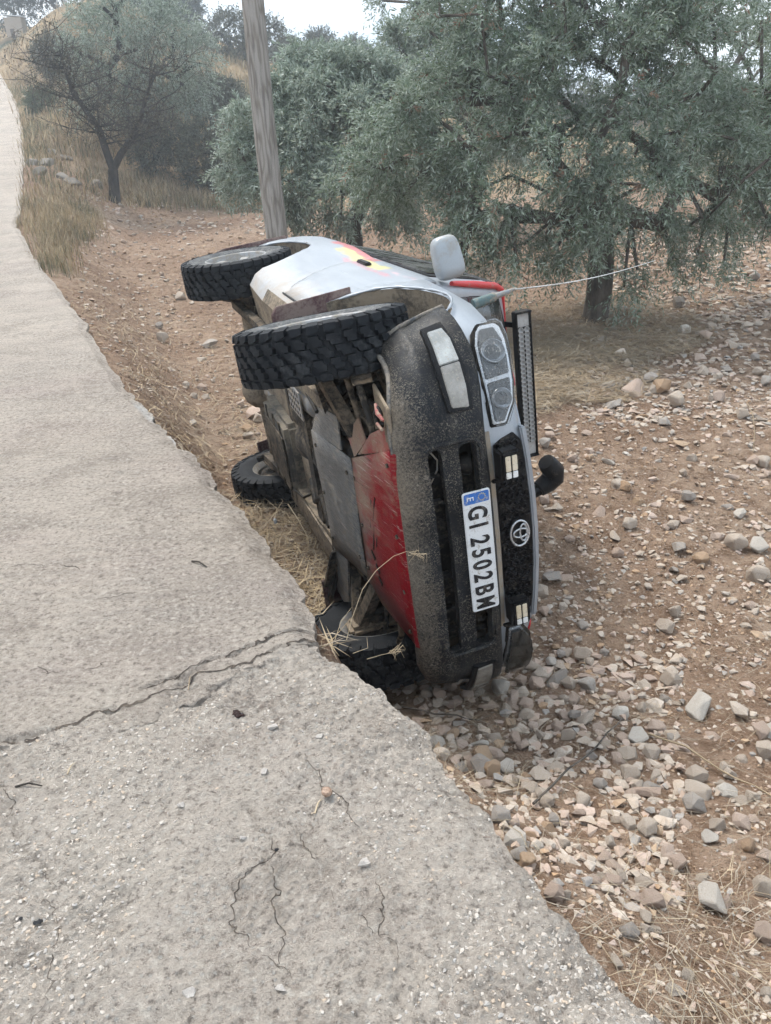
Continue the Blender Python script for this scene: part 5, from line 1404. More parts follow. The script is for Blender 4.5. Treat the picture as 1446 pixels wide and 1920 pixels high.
# bushes and trees of the hillside
def bush(name, px, py, Y, lobes, label, cat, mat, seed, twigs=900, leaves=12, ln=.14, wd=.045, group=None, up=0.0):
    rg = np.random.default_rng(seed); c = at_depth(np.array(float(px)), np.array(float(py)), Y); b = np.array([c[0], c[1], 0.]); b[2] = g1(b[0], b[1])
    root = empty(name, tuple(b))
    lb_ = [(b[0] + l[0], b[1] + l[1], b[2] + l[2], l[3], l[4], l[5]) for l in lobes]
    pts, _ = blob_points(lb_, 26, rg, .3); pts = pts[pts[:, 2] > b[2] + .1]
    nodes, par, r, ch = skeleton(b - np.array([0, 0, .2]), b + np.array([0, 0, .35]), pts, .07 * max(l[3] for l in lobes), rg)
    link('stem', limb_mesh('stem', nodes - b, par, r, 4), BARK_D, root)
    src, d = blob_points(lb_, twigs, rg, .55); d = unit(d + rg.normal(size=(twigs, 3)) * .6 + np.array([0, 0, up]))
    V, F = twig_leaves(src, d, rg.uniform(.2, .5, twigs) * max(1, ln / .12), leaves, .2, ln, wd, rg)
    SV, SF = stems(src, d, rg.uniform(.2, .5, twigs), .1, .008, 3)
    me = np_mesh('foliage', np.concatenate([V, SV]) - b, np.concatenate([F, SF + len(V)])); mi = np.zeros(len(me.polygons), np.int32); mi[len(F):] = 1
    o = link('foliage', me, [mat, BARK_D], root); me.polygons.foreach_set('material_index', mi); o['kind'] = 'stuff'
    tag(root, label, cat, group); return root
bush('olive_tree', 275, 330, AY + 5, [(.3, 0, 3.5, 2.3, 2.0, 2.0), (-.8, 0, 2.7, 1.5, 1.4, 1.5), (1.5, 0, 3.0, 1.5, 1.4, 1.7), (.4, 0, 4.6, 1.5, 1.4, 1.1)], 'rounded blue-green olive tree behind the bare almond', 'olive tree', OLIVE2, 21, 3000, 13, .12, .032, 'olive trees in the stony field')
bush('shrub', 400, 372, 29.5, [(0, 0, 1.1, 1.0, .9, 1.2), (.6, .2, .8, .8, .8, .9)], 'dark upright shrub at the far edge of the field left of the pole', 'shrub', SHRUB, 22, 1500, 12, .11, .03, 'hillside shrubs', .8)
bush('shrub', 300, 372, 30, [(0, 0, .8, .7, .7, .8), (.5, 0, 1.2, .6, .6, .7)], 'grey twiggy shrub right of the almond trunk', 'shrub', SHRUB, 23, 800, 10, .11, .03, 'hillside shrubs', .6)
bush('shrub', 385, 270, 37, [(0, 0, .8, 1.1, 1.0, .8), (.9, 0, .7, .8, .8, .7)], 'broad dark shrub above the upright one on the slope', 'shrub', SHRUB, 24, 1500, 12, .13, .04, 'hillside shrubs', .3)
bush('shrub', 440, 120, 52, [(0, 0, 1.0, 2.0, 1.5, 1.2), (1.8, 0, .8, 1.3, 1.2, 1.0)], 'low shrub on the hill just left of the pole', 'shrub', SHRUB, 25, 1200, 12, .17, .05, 'hillside shrubs', .2)
bush('shrub', 112, 140, 46, [(0, 0, .8, 1.0, 1.0, .9), (.9, .3, .6, .8, .8, .7)], 'round shrub beside the top stretch of the road', 'shrub', SHRUB, 26, 1000, 12, .15, .045, 'hillside shrubs', .2)
bush('shrub', 78, 190, 40, [(0, 0, .4, .55, .6, .5)], 'small green shrub at the road edge near the left border', 'shrub', leaf_mat('fresh_shrub_leaf', (.08, .10, .045), (.14, .16, .09)), 27, 600, 12, .11, .035, 'hillside shrubs', .5)
for i, (px, py, Y, sc_, lab) in enumerate([(20, 10, 74, 1.3, 'leftmost of the dark pines along the hilltop'), (110, 6, 72, 1.5, 'second pine from the left along the hilltop'), (195, 0, 72, 1.3, 'third pine from the left along the hilltop'),
                                       (265, 0, 72, 1.2, 'fourth pine from the left along the hilltop'), (325, 8, 70, .75, 'rightmost dark pine along the hilltop above the almond')]):
    bush('pine_tree', px, py, Y, [(0, 0, 3.0 * sc_, 1.6 * sc_, 1.5 * sc_, 1.3 * sc_), (1.3 * sc_, 0, 2.4 * sc_, 1.2 * sc_, 1.2, 1.0 * sc_), (-1.2 * sc_, 0, 2.5 * sc_, 1.2 * sc_, 1.2, 1.0 * sc_), (0, 0, 1.4 * sc_, 1.6 * sc_, 1.2, .9 * sc_)], lab, 'pine tree', PINE, 30 + i, 1100, 12, .26, .07, 'hilltop pines')
for i, (px, Y, sc_, lab) in enumerate([(600, 60, .62, 'tall dark tree on the skyline right of the pole'), (665, 61, .60, 'second dark tree on the skyline right of the pole'), (540, 62, .42, 'low rounded tree on the skyline beside the pole'),
                                   (730, 64, .5, 'rightmost skyline tree before the olive crowns'), (480, 66, .32, 'small bush on the skyline touching the pole')]):
    bush('hill_tree', px, 110, Y, [(0, 0, 2.3 * sc_, 1.5 * sc_, 1.4 * sc_, 1.5 * sc_), (.9 * sc_, 0, 1.6 * sc_, 1.3 * sc_, 1.2, 1.2 * sc_), (-1.0 * sc_, 0, 1.4 * sc_, 1.3 * sc_, 1.2, 1.1 * sc_)], lab, 'tree', SHRUB, 40 + i, 1300, 12, .20, .06, 'skyline trees')
for i, (px, Y, sc_, lab) in enumerate([(900, 58, 1.3, 'scrub seen through the gap between the olives'), (1060, 60, 1.1, 'scrub far behind the large olive crown'), (1230, 60, 1.2, 'scrub far behind the right side of the olive crown'), (1390, 60, 1.2, 'scrub far behind the rightmost olive')]):
    bush('hill_scrub', px, 200, Y, [(0, 0, 1.0 * sc_, 2.4 * sc_, 1.4 * sc_, 1.2 * sc_), (2 * sc_, 0, .8 * sc_, 1.6 * sc_, 1.2, .9 * sc_)], lab, 'shrub', SHRUB, 50 + i, 900, 12, .20, .06, 'hillside scrub')

# small pale-roofed shed at the top of the road
sc_c = at_depth(np.array(26.), np.array(30.), 70.); sz = g1(sc_c[0], sc_c[1])
shed = empty('shed', (float(sc_c[0]), float(sc_c[1]), sz)); tag(shed, 'distant low shed with a pale sloping roof at the top of the road', 'shed')
hh = float(sc_c[2]) - sz
shed.scale = (.55, .55, .55); hh = hh / .55
MB().box((0, 0, max(.6, hh - .2) / 2), (2.2, 1.8, max(.6, hh - .2))).build('wall', simple('shed_wall', (.36, .31, .26), .9, 0, .3), shed)
MB().prism([(-1.3, -1.1, max(.6, hh - .2) + .30), (1.3, -1.1, max(.6, hh - .2) - .02), (1.3, 1.1, max(.6, hh - .2) - .02), (-1.3, 1.1, max(.6, hh - .2) + .30)], (0, 0, .08)).build('roof', simple('pale_roof', (.75, .78, .80), .5, 0, .1), shed)
MB().box((-.3, -.905, .45), (.5, .02, .9)).build('door', simple('shed_door', (.12, .10, .09), .8, 0, .2), shed)

# ------------------------------------------------------------------ stones
def stone_mat(name, a, b, dust=(.40, .30, .215)):
    M = Mat(name, .9, 0, .3)
    oi = M.math('FRACT', M.math('ADD', M.n('ShaderNodeObjectInfo').outputs['Random'], M.n('ShaderNodeNewGeometry').outputs['Random Per Island']))
    n = M.noise(14, 5, .65); n2 = M.noise(90, 4, .7)
    c = M.mix(oi, a, b); c = M.mix(M.math('MULTIPLY', M.math('FRACT', M.math('MULTIPLY', oi, 7.3)), .55), c, tuple(q * .55 for q in a)); c = M.mix(M.ramp(n, [(.42, 0), (.66, .75)]), c, dust)
    c = M.mix(M.ramp(n2, [(.55, 0), (.72, .5)]), c, tuple(min(1, q * 1.35) for q in a)); M.col(c)
    M.bump(n, .01, .5); M.bump(n2, .003, .9); return M.m
ST_M = {'pale': stone_mat('pale_limestone', (.46, .385, .315), (.55, .475, .40)), 'pinkish': stone_mat('pinkish_limestone', (.47, .35, .28), (.52, .41, .345)),
        'grey': stone_mat('grey_limestone', (.33, .305, .28), (.42, .39, .355)), 'ochre': stone_mat('ochre_stone', (.42, .27, .16), (.46, .33, .22)), 'white': stone_mat('white_stone', (.54, .49, .43), (.62, .58, .52), (.42, .34, .26))}
def hull_rock(rg, n=16, flat=1.0, long=1.0, sub=False):
    bm = bmesh.new()
    d = unit(rg.normal(size=(n, 3))) * rg.uniform(.75, 1.0, (n, 1)); d[:, 0] *= long; d[:, 2] *= flat
    for p in d: bm.verts.new(p)
    r = bmesh.ops.convex_hull(bm, input=bm.verts[:])
    bmesh.ops.delete(bm, geom=[g for g in r['geom_interior'] if isinstance(g, bmesh.types.BMVert)], context='VERTS')
    if sub: bmesh.ops.bevel(bm, geom=bm.edges[:], offset=.07, segments=1, affect='EDGES', clamp_overlap=True)
    bmesh.ops.triangulate(bm, faces=bm.faces[:])
    return bm
SHAPES = {'blocky': (.80, 1.05), 'flat': (.42, 1.2), 'elongated': (.6, 1.75), 'rounded': (.85, 1.15)}
rgs = np.random.default_rng(77)
SM = {}
for shp, (fl_, lg_) in SHAPES.items():
    for col_ in ST_M:
        for v in range(3):
            bm = hull_rock(rgs, 15 if shp != 'rounded' else 30, fl_, lg_, True); me = bpy.data.meshes.new('stone'); bm.to_mesh(me); bm.free(); me.materials.append(ST_M[col_])
            SM.setdefault((shp, col_), []).append(me)
def put_stone(px, py, size_px, shp, col_, label, group='field stones', name='stone', sink=.25, pt=None, rz=None):
    p = pix_ground([px], [py])[0] if pt is None else pt
    dist = math.sqrt(p[0] ** 2 + p[1] ** 2 + (p[2] - CAM_H) ** 2)
    r = size_px / 2 * dist / FPX * 1.28
    me = SM[(shp, col_)][int(rgs.integers(0, 3))]
    o = bpy.data.objects.new(name, me); COL.objects.link(o); k = 1 / (SHAPES[shp][1] ** .5)
    o.location = (float(p[0]), float(p[1]), float(p[2]) + r * SHAPES[shp][0] * (1 - sink) * .85)
    o.rotation_euler = (rgs.normal(0, .22), rgs.normal(0, .22), rgs.uniform(0, 6.28) if rz is None else rz); o.scale = (r * k, r * k, r * k)
    tag(o, label, 'stone' if name != 'boulder' else 'boulder', group); return o
HAND = [(1190, 740, 46, 'flat', 'pinkish', 'largest flat pinkish stone on the ground below the olive trunk'), (1240, 735, 34, 'blocky', 'ochre', 'brownish stone right beside the largest flat stone below the olive'),
        (1268, 765, 36, 'blocky', 'pale', 'pale block just right of the straw patch below the olive'), (1150, 760, 34, 'flat', 'grey', 'low grey stone left of the largest flat stone below the olive'),
        (903, 1442, 46, 'blocky', 'grey', 'largest grey block in the rubble against the near slab edge'), (1195, 1390, 38, 'blocky', 'white', 'whitish block standing at the right side of the rubble heap'),
        (1334, 1698, 58, 'elongated', 'white', 'long whitish stone lying alone in the lower right'), (962, 1580, 48, 'flat', 'white', 'white stone wedged against the broken edge of the near slab'),
        (1220, 1705, 42, 'blocky', 'pinkish', 'big pinkish block in the lower right among straw'), (1308, 1335, 52, 'elongated', 'white', 'white elongated stone at the right end of the rubble'),
        (1390, 1342, 44, 'flat', 'pale', 'flat pale stone near the right border above the long twig'), (1378, 1030, 38, 'blocky', 'pale', 'light angular stone near the right border at bumper height'),
        (1420, 1032, 34, 'blocky', 'white', 'white stone touching the right border at bumper height'), (1268, 1035, 36, 'flat', 'grey', 'dull grey stone in open soil right of the badge'),
        (1418, 1090, 40, 'blocky', 'pale', 'pale block at the right border below the white one'), (1290, 940, 24, 'rounded', 'grey', 'bluish grey round stone in the open soil'),
        (1180, 990, 30, 'blocky', 'pale', 'pale stone in the middle of the turned soil'), (1040, 1090, 40, 'flat', 'grey', 'wide grey stone just right of the number plate'),
        (480, 782, 48, 'flat', 'pinkish', 'large reddish flat stone between the two left-side wheels'), (362, 795, 24, 'flat', 'grey', 'greyish stone beside the road left of the fallen tyres'),
        (305, 640, 22, 'blocky', 'pale', 'solitary pale stone in the tan field left of the front tyre'), (395, 652, 34, 'flat', 'grey', 'flat grey stone touching the left of the front tyre'),
        (1258, 1285, 38, 'blocky', 'pale', 'pale lump above the right end of the rubble heap'), (1100, 1290, 34, 'blocky', 'grey', 'grey block on top of the rubble right of the bumper corner'),
        (1020, 1458, 44, 'flat', 'pale', 'broad pale stone in the middle of the rubble'), (1180, 1460, 36, 'blocky', 'pale', 'pale wedge in the rubble beside the twig'),
        (1212, 1490, 40, 'elongated', 'pinkish', 'upright pinkish stone in the right half of the rubble'), (1300, 1515, 36, 'rounded', 'grey', 'lilac grey round stone right of the rubble'),
        (1310, 1495, 44, 'elongated', 'pale', 'long pale stone above the lilac grey one'), (1330, 1580, 28, 'blocky', 'white', 'bright white rough stone below the rubble'),
        (1215, 1560, 34, 'rounded', 'pale', 'smooth pale stone below the rubble heap'), (940, 1540, 40, 'blocky', 'grey', 'grey stone in the hollow beside the near slab'),
        (1440, 1380, 40, 'flat', 'white', 'white flat stone cut by the right border'), (1270, 1620, 34, 'blocky', 'pinkish', 'pinkish stone in the loose scatter below the rubble'), (1430, 1675, 40, 'blocky', 'pale', 'pale stone at the right border in the lower right'),
        (1435, 1760, 34, 'blocky', 'pinkish', 'tan stone at the right border near the bottom'), (1262, 1070, 24, 'flat', 'grey', 'small dark grey flat stone in the open soil'),]
_hp = pix_ground([a[0] for a in HAND], [a[1] for a in HAND])
for a, q in zip(HAND, _hp): put_stone(*a, pt=q)
ZONES = [  # polygon box, count, size px, name of place, colour weights
    ((770, 1240, 1010, 1480), 52, (20, 38), 'in the rubble under the bumper corner', (.50, .32, .08, .05, .05)),
    ((1000, 1235, 1250, 1480), 46, (18, 36), 'in the rubble heap right of the bumper', (.50, .30, .08, .06, .06)),
    ((930, 1480, 1260, 1690), 34, (20, 36), 'in the lower rubble by the near slab', (.50, .32, .07, .06, .05)),
    ((1250, 1380, 1446, 1680), 22, (20, 36), 'in the loose scatter at the lower right', (.52, .28, .07, .06, .07)),
    ((1080, 1690, 1446, 1890), 10, (20, 34), 'in the straw of the bottom right corner', (.52, .3, .08, .05, .05)),
    ((1010, 1020, 1446, 1240), 22, (16, 30), 'on the open soil right of the car', (.52, .28, .09, .06, .05)),
    ((1010, 800, 1446, 1020), 34, (14, 28), 'on the turned earth beside the grille', (.48, .32, .08, .07, .05)),
    ((1120, 620, 1446, 800), 32, (14, 28), 'in the stony strip beyond the straw', (.55, .15, .25, .02, .03)),
    ((1240, 430, 1446, 620), 14, (12, 22), 'under the right olive branches', (.6, .12, .25, .0, .03)),
    ((250, 560, 430, 760), 8, (12, 20), 'in the tan field beside the concrete edge', (.4, .4, .15, .05, .0)),
    ((440, 760, 560, 830), 6, (14, 24), 'in the rubble between the upper and lower wheels', (.3, .5, .1, .1, .0))]
cn = list(ST_M)
for (x0, y0, x1, y1), n, (s0, s1), place, wts in ZONES:
    got = 0
    wts = np.array([wts[0], wts[1], wts[2], wts[3], wts[4]]); wts = wts / wts.sum()
    tries = 0
    pts_done = []
    cand = np.stack([rgs.uniform(x0, x1, n * 14), rgs.uniform(y0, y1, n * 14)], 1); cp = pix_ground(cand[:, 0], cand[:, 1])
    while got < n and tries < n * 14:
        px, py = cand[tries]; p = cp[tries]; tries += 1
        if p[0] < edge_x(p[1]) + .06: continue
        if any((px - a) ** 2 + (py - b) ** 2 < (s0 * .8) ** 2 for a, b in pts_done): continue
        col_ = cn[int(rgs.choice(5, p=wts))]; shp = list(SHAPES)[int(rgs.choice(4, p=(.45, .25, .15, .15)))]
        sz_ = rgs.uniform(s0, s1); big = 'large ' if sz_ > s0 + .7 * (s1 - s0) else ('small ' if sz_ < s0 + .3 * (s1 - s0) else '')
        put_stone(px, py, sz_, shp, col_, f'{big}{shp} {col_} stone {place}', 'stones ' + place, sink=float(rgs.uniform(.2, .8)), pt=p)
        pts_done.append((px, py)); got += 1
ORD = ['leftmost', 'second from left', 'third from left', 'fourth from left', 'fifth from left', 'sixth from left', 'seventh from left', 'eighth from left', 'ninth from left', 'tenth from left']
by = {}
for o in COL.objects:
    if o.name.startswith('stone') and 'label' in o: by.setdefault(o['label'], []).append(o)
for lab, os_ in by.items():
    if len(os_) > 1:
        os_.sort(key=lambda q: q.location.x / max(q.location.y, .1))
        for k, o in enumerate(os_):
            w = 'rightmost' if k == len(os_) - 1 else ORD[min(k, 9)]
            o['label'] = w + ' ' + lab
# boulders in the bank beside the road, far left
BM_ = stone_mat('bank_rock', (.20, .18, .16), (.30, .27, .235), (.26, .215, .165)); BOULD = {}
for shp in SHAPES:
    BOULD[shp] = SM[(shp, 'grey')][0].copy(); BOULD[shp].materials.clear(); BOULD[shp].materials.append(BM_)
for i, (px, py, sp, shp, col_, lab) in enumerate([(92, 300, 34, 'flat', 'grey', 'broad grey boulder at the top of the road bank'), (122, 290, 26, 'elongated', 'grey', 'slanting grey boulder on the road bank'), (75, 318, 30, 'blocky', 'grey', 'blocky boulder low in the road bank'),
        (110, 325, 36, 'flat', 'grey', 'long flat boulder in the middle of the bank'), (132, 340, 40, 'flat', 'grey', 'sloping slab of rock at the foot of the bank'), (62, 300, 22, 'blocky', 'pale', 'small pale boulder nearest the road'),
        (182, 342, 26, 'blocky', 'grey', 'grey boulder just left of the almond trunk'), (100, 282, 20, 'blocky', 'pale', 'pale boulder topping the bank pile')]):
    p = pix_ground([px], [py + 8])[0]; put_stone(px, py, sp, shp, col_, lab, 'boulders of the road bank', 'boulder', .75, pt=p).data = BOULD[(shp)]
# gravel: everything too small to count
def gravel(name, pix, sizes, mats, label, seed):
    rg = np.random.default_rng(seed)
    P = pix_ground(pix[:, 0], pix[:, 1]); ok = P[:, 0] > edge_x(P[:, 1]) + .05; P = P[ok]; sizes = sizes[ok]
    dist = np.sqrt(P[:, 0] ** 2 + P[:, 1] ** 2 + (P[:, 2] - CAM_H) ** 2); r = np.minimum(sizes / 2 * dist / FPX * 1.2, .16)
    T = []
    for v in range(8):
        bm = hull_rock(rg, 10, rg.uniform(.45, .9), rg.uniform(1, 1.5)); bm.verts.ensure_lookup_table()
        T.append((np.array([q.co[:] for q in bm.verts]), np.array([[q.index for q in f.verts] for f in bm.faces]))); bm.free()
    V = []; F = []; MI = []; b = 0; pick = rg.integers(0, 8, len(P)); cm = rg.choice(len(mats), len(P), p=np.array([.5, .33, .08, .09]))
    for i in range(len(P)):
        tv, tf = T[pick[i]]; a = rg.uniform(0, 6.28); c_, s_ = math.cos(a), math.sin(a)
        q = tv * r[i]; q = np.stack([q[:, 0] * c_ - q[:, 1] * s_, q[:, 0] * s_ + q[:, 1] * c_, q[:, 2] + r[i] * rg.uniform(-.15, .30)], 1) + P[i]
        V.append(q); F.append(tf + b); MI.append(np.full(len(tf), cm[i])); b += len(tv)
    me = np_mesh(name, np.concatenate(V), np.concatenate(F)); o = link(name, me, mats); me.polygons.foreach_set('use_smooth', np.zeros(len(me.polygons), bool)); me.polygons.foreach_set('material_index', np.concatenate(MI).astype(np.int32))
    tag(o, label, 'gravel', kind='stuff'); return o
GM = [ST_M['pale'], ST_M['pinkish'], ST_M['grey'], ST_M['ochre']]
def boxpix(n, x0, y0, x1, y1, rg): return np.stack([rg.uniform(x0, x1, n), rg.uniform(y0, y1, n)], 1)
rg5 = np.random.default_rng(5)
pix = np.concatenate([boxpix(1500, 740, 1230, 1280, 1720, rg5), boxpix(1500, 1000, 1250, 1700, 2100, rg5), boxpix(2300, 960, 760, 1700, 1260, rg5), boxpix(2600, 1080, 560, 1700, 800, rg5), boxpix(2200, 1150, 400, 1700, 600, rg5),
                      boxpix(900, 420, 560, 1100, 1250, rg5), boxpix(900, 150, 420, 560, 760, rg5), boxpix(500, 430, 720, 640, 1150, rg5), boxpix(400, 100, 360, 520, 440, rg5)]); out_of_frame = boxpix(1500, 1400, 1000, 2700, 2700, rg5)
siz = np.exp(rg5.uniform(np.log(4), np.log(15), len(pix))); siz[:1500] = np.exp(rg5.uniform(np.log(6), np.log(27), 1500)); siz[-2700:] *= .75
pix = np.concatenate([pix, out_of_frame]); siz = np.concatenate([siz, rg5.uniform(6, 22, 1500)])
gravel('gravel', pix, siz, GM, 'pale limestone gravel scattered over the field', 6)
pix = np.concatenate([boxpix(5000, 700, 1230, 1700, 2100, rg5), boxpix(5000, 900, 420, 1700, 1250, rg5), boxpix(4500, 120, 400, 700, 1150, rg5)])
gravel('earth_crumbs', pix, rg5.uniform(2.5, 6.5, len(pix)), [SOIL, ST_M['ochre'], ST_M['pinkish'], ST_M['pale']], 'small brown clods and crumbs of turned earth', 7)

# ------------------------------------------------------------------ dry grass and straw
def grass_mat(name, a, b):
    M = Mat(name, .8, 0, .3); r = M.n('ShaderNodeNewGeometry').outputs['Random Per Island']; M.col(M.mix(r, a, b)); return M.m
STRAW = grass_mat('straw', (.24, .18, .11), (.46, .37, .25)); STRAW_G = grass_mat('grey_straw', (.17, .14, .10), (.40, .335, .255)); GOLD = grass_mat('golden_grass', (.36, .265, .15), (.52, .41, .26)); HILLG = grass_mat('hill_grass', (.30, .215, .135), (.46, .35, .235)); LITTER = grass_mat('olive_straw', (.20, .135, .075), (.40, .31, .20)); GREENG = grass_mat('grey_green_grass', (.13, .13, .075), (.24, .21, .12))
def lying(name, pix, mats, label, lmin, lmax, w, seed, lift=.012, tilt=.12):
    rg = np.random.default_rng(seed); P = pix_ground(pix[:, 0], pix[:, 1]); P = P[P[:, 0] > edge_x(P[:, 1]) + .02]; n = len(P)
    a = rg.uniform(0, 2 * math.pi, n); L_ = rg.uniform(lmin, lmax, n); D = np.stack([np.cos(a), np.sin(a), rg.normal(0, tilt, n)], 1)
    s = np.stack([-np.sin(a), np.cos(a), np.zeros(n)], 1) * (w * rg.uniform(.6, 1.4, n))[:, None]
    bend = rg.normal(0, .12, n)[:, None] * np.stack([-np.sin(a), np.cos(a), np.zeros(n)], 1)
    P = P + np.array([0, 0, 1]) * rg.uniform(.004, lift, n)[:, None]
    A = P - D * (L_ / 2)[:, None]; B = P + bend * L_[:, None]; C = P + D * (L_ / 2)[:, None]
    for q in (A, C): q[:, 2] = np.maximum(q[:, 2], ground_z(q[:, 0], q[:, 1]) + micro(q[:, 0], q[:, 1]) + .003)
    V = np.stack([A, B + s, C, B - s], 1).reshape(-1, 3)
    o = link(name, np_mesh(name, V, np.arange(n * 4).reshape(-1, 4)), mats); tag(o, label, 'straw', kind='stuff')
    o.data.polygons.foreach_set('material_index', rg.integers(0, len(mats), n).astype(np.int32)); return o
def ellpix(n, cx, cy_, rx, ry, rg):
    a = rg.uniform(0, 6.283, n); r = np.sqrt(rg.uniform(0, 1, n)) * (.75 + .25 * rg.uniform(size=n)); return np.stack([cx + rx * r * np.cos(a), cy_ + ry * r * np.sin(a)], 1)
lying('olive_litter', np.concatenate([ellpix(6000, 1120, 625, 230, 75, rg5), ellpix(2400, 1010, 690, 90, 95, rg5), ellpix(1500, 1100, 710, 150, 60, rg5)]), [LITTER, LITTER, STRAW_G], 'mat of dry straw under the large olive', .15, .50, .0036, 61, .08, .13)
lying('field_straw', np.concatenate([boxpix(700, 880, 1400, 1600, 2050, rg5), boxpix(150, 1150, 1640, 1600, 2050, rg5), boxpix(1500, 900, 760, 1600, 1400, rg5), boxpix(1200, 1000, 560, 1600, 800, rg5), boxpix(500, 760, 1230, 1000, 1500, rg5)]), [STRAW_G, STRAW_G, STRAW], 'thin dry stalks strewn over the stones', .06, .26, .0009, 62, .03, .10)
lying('road_edge_straw', np.concatenate([boxpix(2600, 420, 930, 660, 1230, rg5), boxpix(1500, 230, 600, 520, 900, rg5), boxpix(900, 90, 480, 330, 640, rg5)]), [STRAW, STRAW_G, GOLD], 'trampled dry grass along the broken road edge', .10, .30, .0026, 63, .07, .25)
def tufts(name, centres, blades, hmin, hmax, w, spread, mats, label, seed, lean=.35):
    rg = np.random.default_rng(seed); n = len(centres) * blades
    c = np.repeat(centres, blades, 0); base = c + np.concatenate([rg.normal(0, spread, (n, 2)), np.zeros((n, 1))], 1)
    base[:, 2] = ground_z(base[:, 0], base[:, 1]) - .02
    h = rg.uniform(hmin, hmax, n) * np.repeat(rg.uniform(.6, 1.15, len(centres)), blades)
    a = rg.uniform(0, 6.283, n); out = np.stack([np.cos(a), np.sin(a), np.zeros(n)], 1) * (np.abs(rg.normal(0, lean, n)) * h)[:, None]
    s = np.stack([-np.sin(a), np.cos(a), np.zeros(n)], 1) * (w * rg.uniform(.6, 1.3, n))[:, None]
    up = np.array([0, 0, 1.])
    m1 = base + up * (h * .55)[:, None] + out * .35; tip = base + up * (h * .95)[:, None] + out
    V = np.stack([base - s, base + s, m1 + s * .8, m1 - s * .8, tip], 1).reshape(-1, 3); k = np.arange(n)[:, None] * 5
    F = np.concatenate([k + np.array([0, 1, 2, 3]), k + np.array([3, 2, 4, 4])], 0)
    V4 = np.stack([base - s, base + s, m1 + s * .8, m1 - s * .8, m1 - s * .8, m1 + s * .8, tip + s * .15, tip - s * .15], 1).reshape(-1, 3)
    o = link(name, np_mesh(name, V4, np.arange(n * 8).reshape(-1, 4)), mats); tag(o, label, 'grass', kind='stuff')
    o.data.polygons.foreach_set('material_index', np.repeat(np.repeat(rg.integers(0, len(mats), len(centres)), blades), 2).astype(np.int32)); return o
def pg_off(p, d0): return p[(p[:, 0] > edge_x(p[:, 1]) + d0)]
tufts('golden_grass', pg_off(pix_ground(*np.concatenate([boxpix(90, 40, 380, 140, 470, rg5), boxpix(50, 60, 440, 120, 515, rg5), ellpix(110, 140, 420, 60, 36, rg5)]).T), .12), 40, .12, .34, .005, .12, [GOLD, GOLD, STRAW, GREENG], 'tall golden dry grass along the left road edge', 71, .3)
tufts('bank_grass', pg_off(pix_ground(*np.concatenate([boxpix(45, 55, 300, 200, 385, rg5), boxpix(170, 200, 330, 450, 392, rg5), boxpix(70, 440, 370, 560, 400, rg5)]).T), .2), 40, .18, .5, .009, .22, [GOLD, HILLG, STRAW, GREENG], 'dry grass below the almond at the far edge of the field', 72, .5)
hp = pix_ground(*np.concatenate([boxpix(900, 0, 5, 760, 300, rg5), boxpix(300, 700, 60, 1500, 330, rg5)]).T); hp = hp[(hp[:, 1] > 28) & (hp[:, 0] > edge_x(hp[:, 1]) + .5) & (hp[:, 1] < 110)]
tufts('hill_grass', hp, 34, .25, .75, .018, .45, [HILLG, HILLG, GOLD, GREENG], 'tawny dry grass covering the hillside', 73, .45)
tufts('roadside_weeds', pg_off(pix_ground(*np.concatenate([boxpix(40, 30, 150, 90, 300, rg5), boxpix(20, 50, 220, 80, 300, rg5)]).T), .05), 40, .15, .4, .010, .2, [GREENG, GOLD], 'grey-green weeds beside the upper road', 74, .4)
tufts('ditch_grass', pg_off(pix_ground(*np.concatenate([boxpix(16, 440, 930, 560, 1000, rg5), boxpix(9, 230, 640, 330, 760, rg5)]).T), .08), 22, .06, .16, .0016, .04, [STRAW, STRAW_G], 'short wispy grass in the ditch by the lower wheels', 75, 1.1)
# single stalks
def stalk(pts, r, label, head=False):
    P = [at_depth(np.array(float(a)), np.array(float(b)), c) for a, b, c in pts]
    mb = MB(); mb.tube(P, [r * (1 - .6 * i / (len(P) - 1)) for i in range(len(P))], 5)
    o0 = Vector(P[0]); me = mb.mesh('grass_stalk', False)
    co = np.zeros(len(me.vertices) * 3, np.float32); me.vertices.foreach_get('co', co); me.vertices.foreach_set('co', (co.reshape(-1, 3) - np.array(o0, np.float32)).ravel()); me.update()
    o = link('grass_stalk', me, STRAW); o.location = o0
    tag(o, label, 'grass stalk', 'dry stalks by the car')
    if head:
        mb = MB(); rg = np.random.default_rng(int(pts[0][0])); e = Vector(P[-1]) - o0; d = (Vector(P[-1]) - Vector(P[-2])).normalized()
        for k in range(14):
            q = e - d * rg.uniform(0, .05); mb.tube([q, q + d * .02 + Vector(rg.normal(0, .012, 3)), q + d * .035 + Vector(rg.normal(0, .016, 3)) - Vector((0, 0, .01))], [.0008, .0012, .0004], 4)
        mb.build('seed_head', STRAW, o)
stalk([(650, 1200, 2.42), (660, 1160, 2.45), (680, 1105, 2.48), (705, 1070, 2.52), (738, 1043, 2.56), (762, 1034, 2.58), (785, 1040, 2.60)], .0016, 'long bent grass stalk arching in front of the red plate', True)
stalk([(628, 1200, 2.42), (640, 1165, 2.45), (660, 1138, 2.50)], .0014, 'short straight stalk before the lower front wheel')
stalk([(662, 1225, 2.36), (690, 1215, 2.40), (688, 1195, 2.44)], .0014, 'hooked dry stalk at the edge of the near slab')
stalk([(688, 1236, 2.34), (715, 1228, 2.38), (744, 1222, 2.42)], .0014, 'stalk with a seed head lying out over the lower tyre', True)
stalk([(540, 945, 3.3), (560, 975, 3.25), (580, 1012, 3.2)], .0024, 'pale curved stem in the ditch left of the chassis')
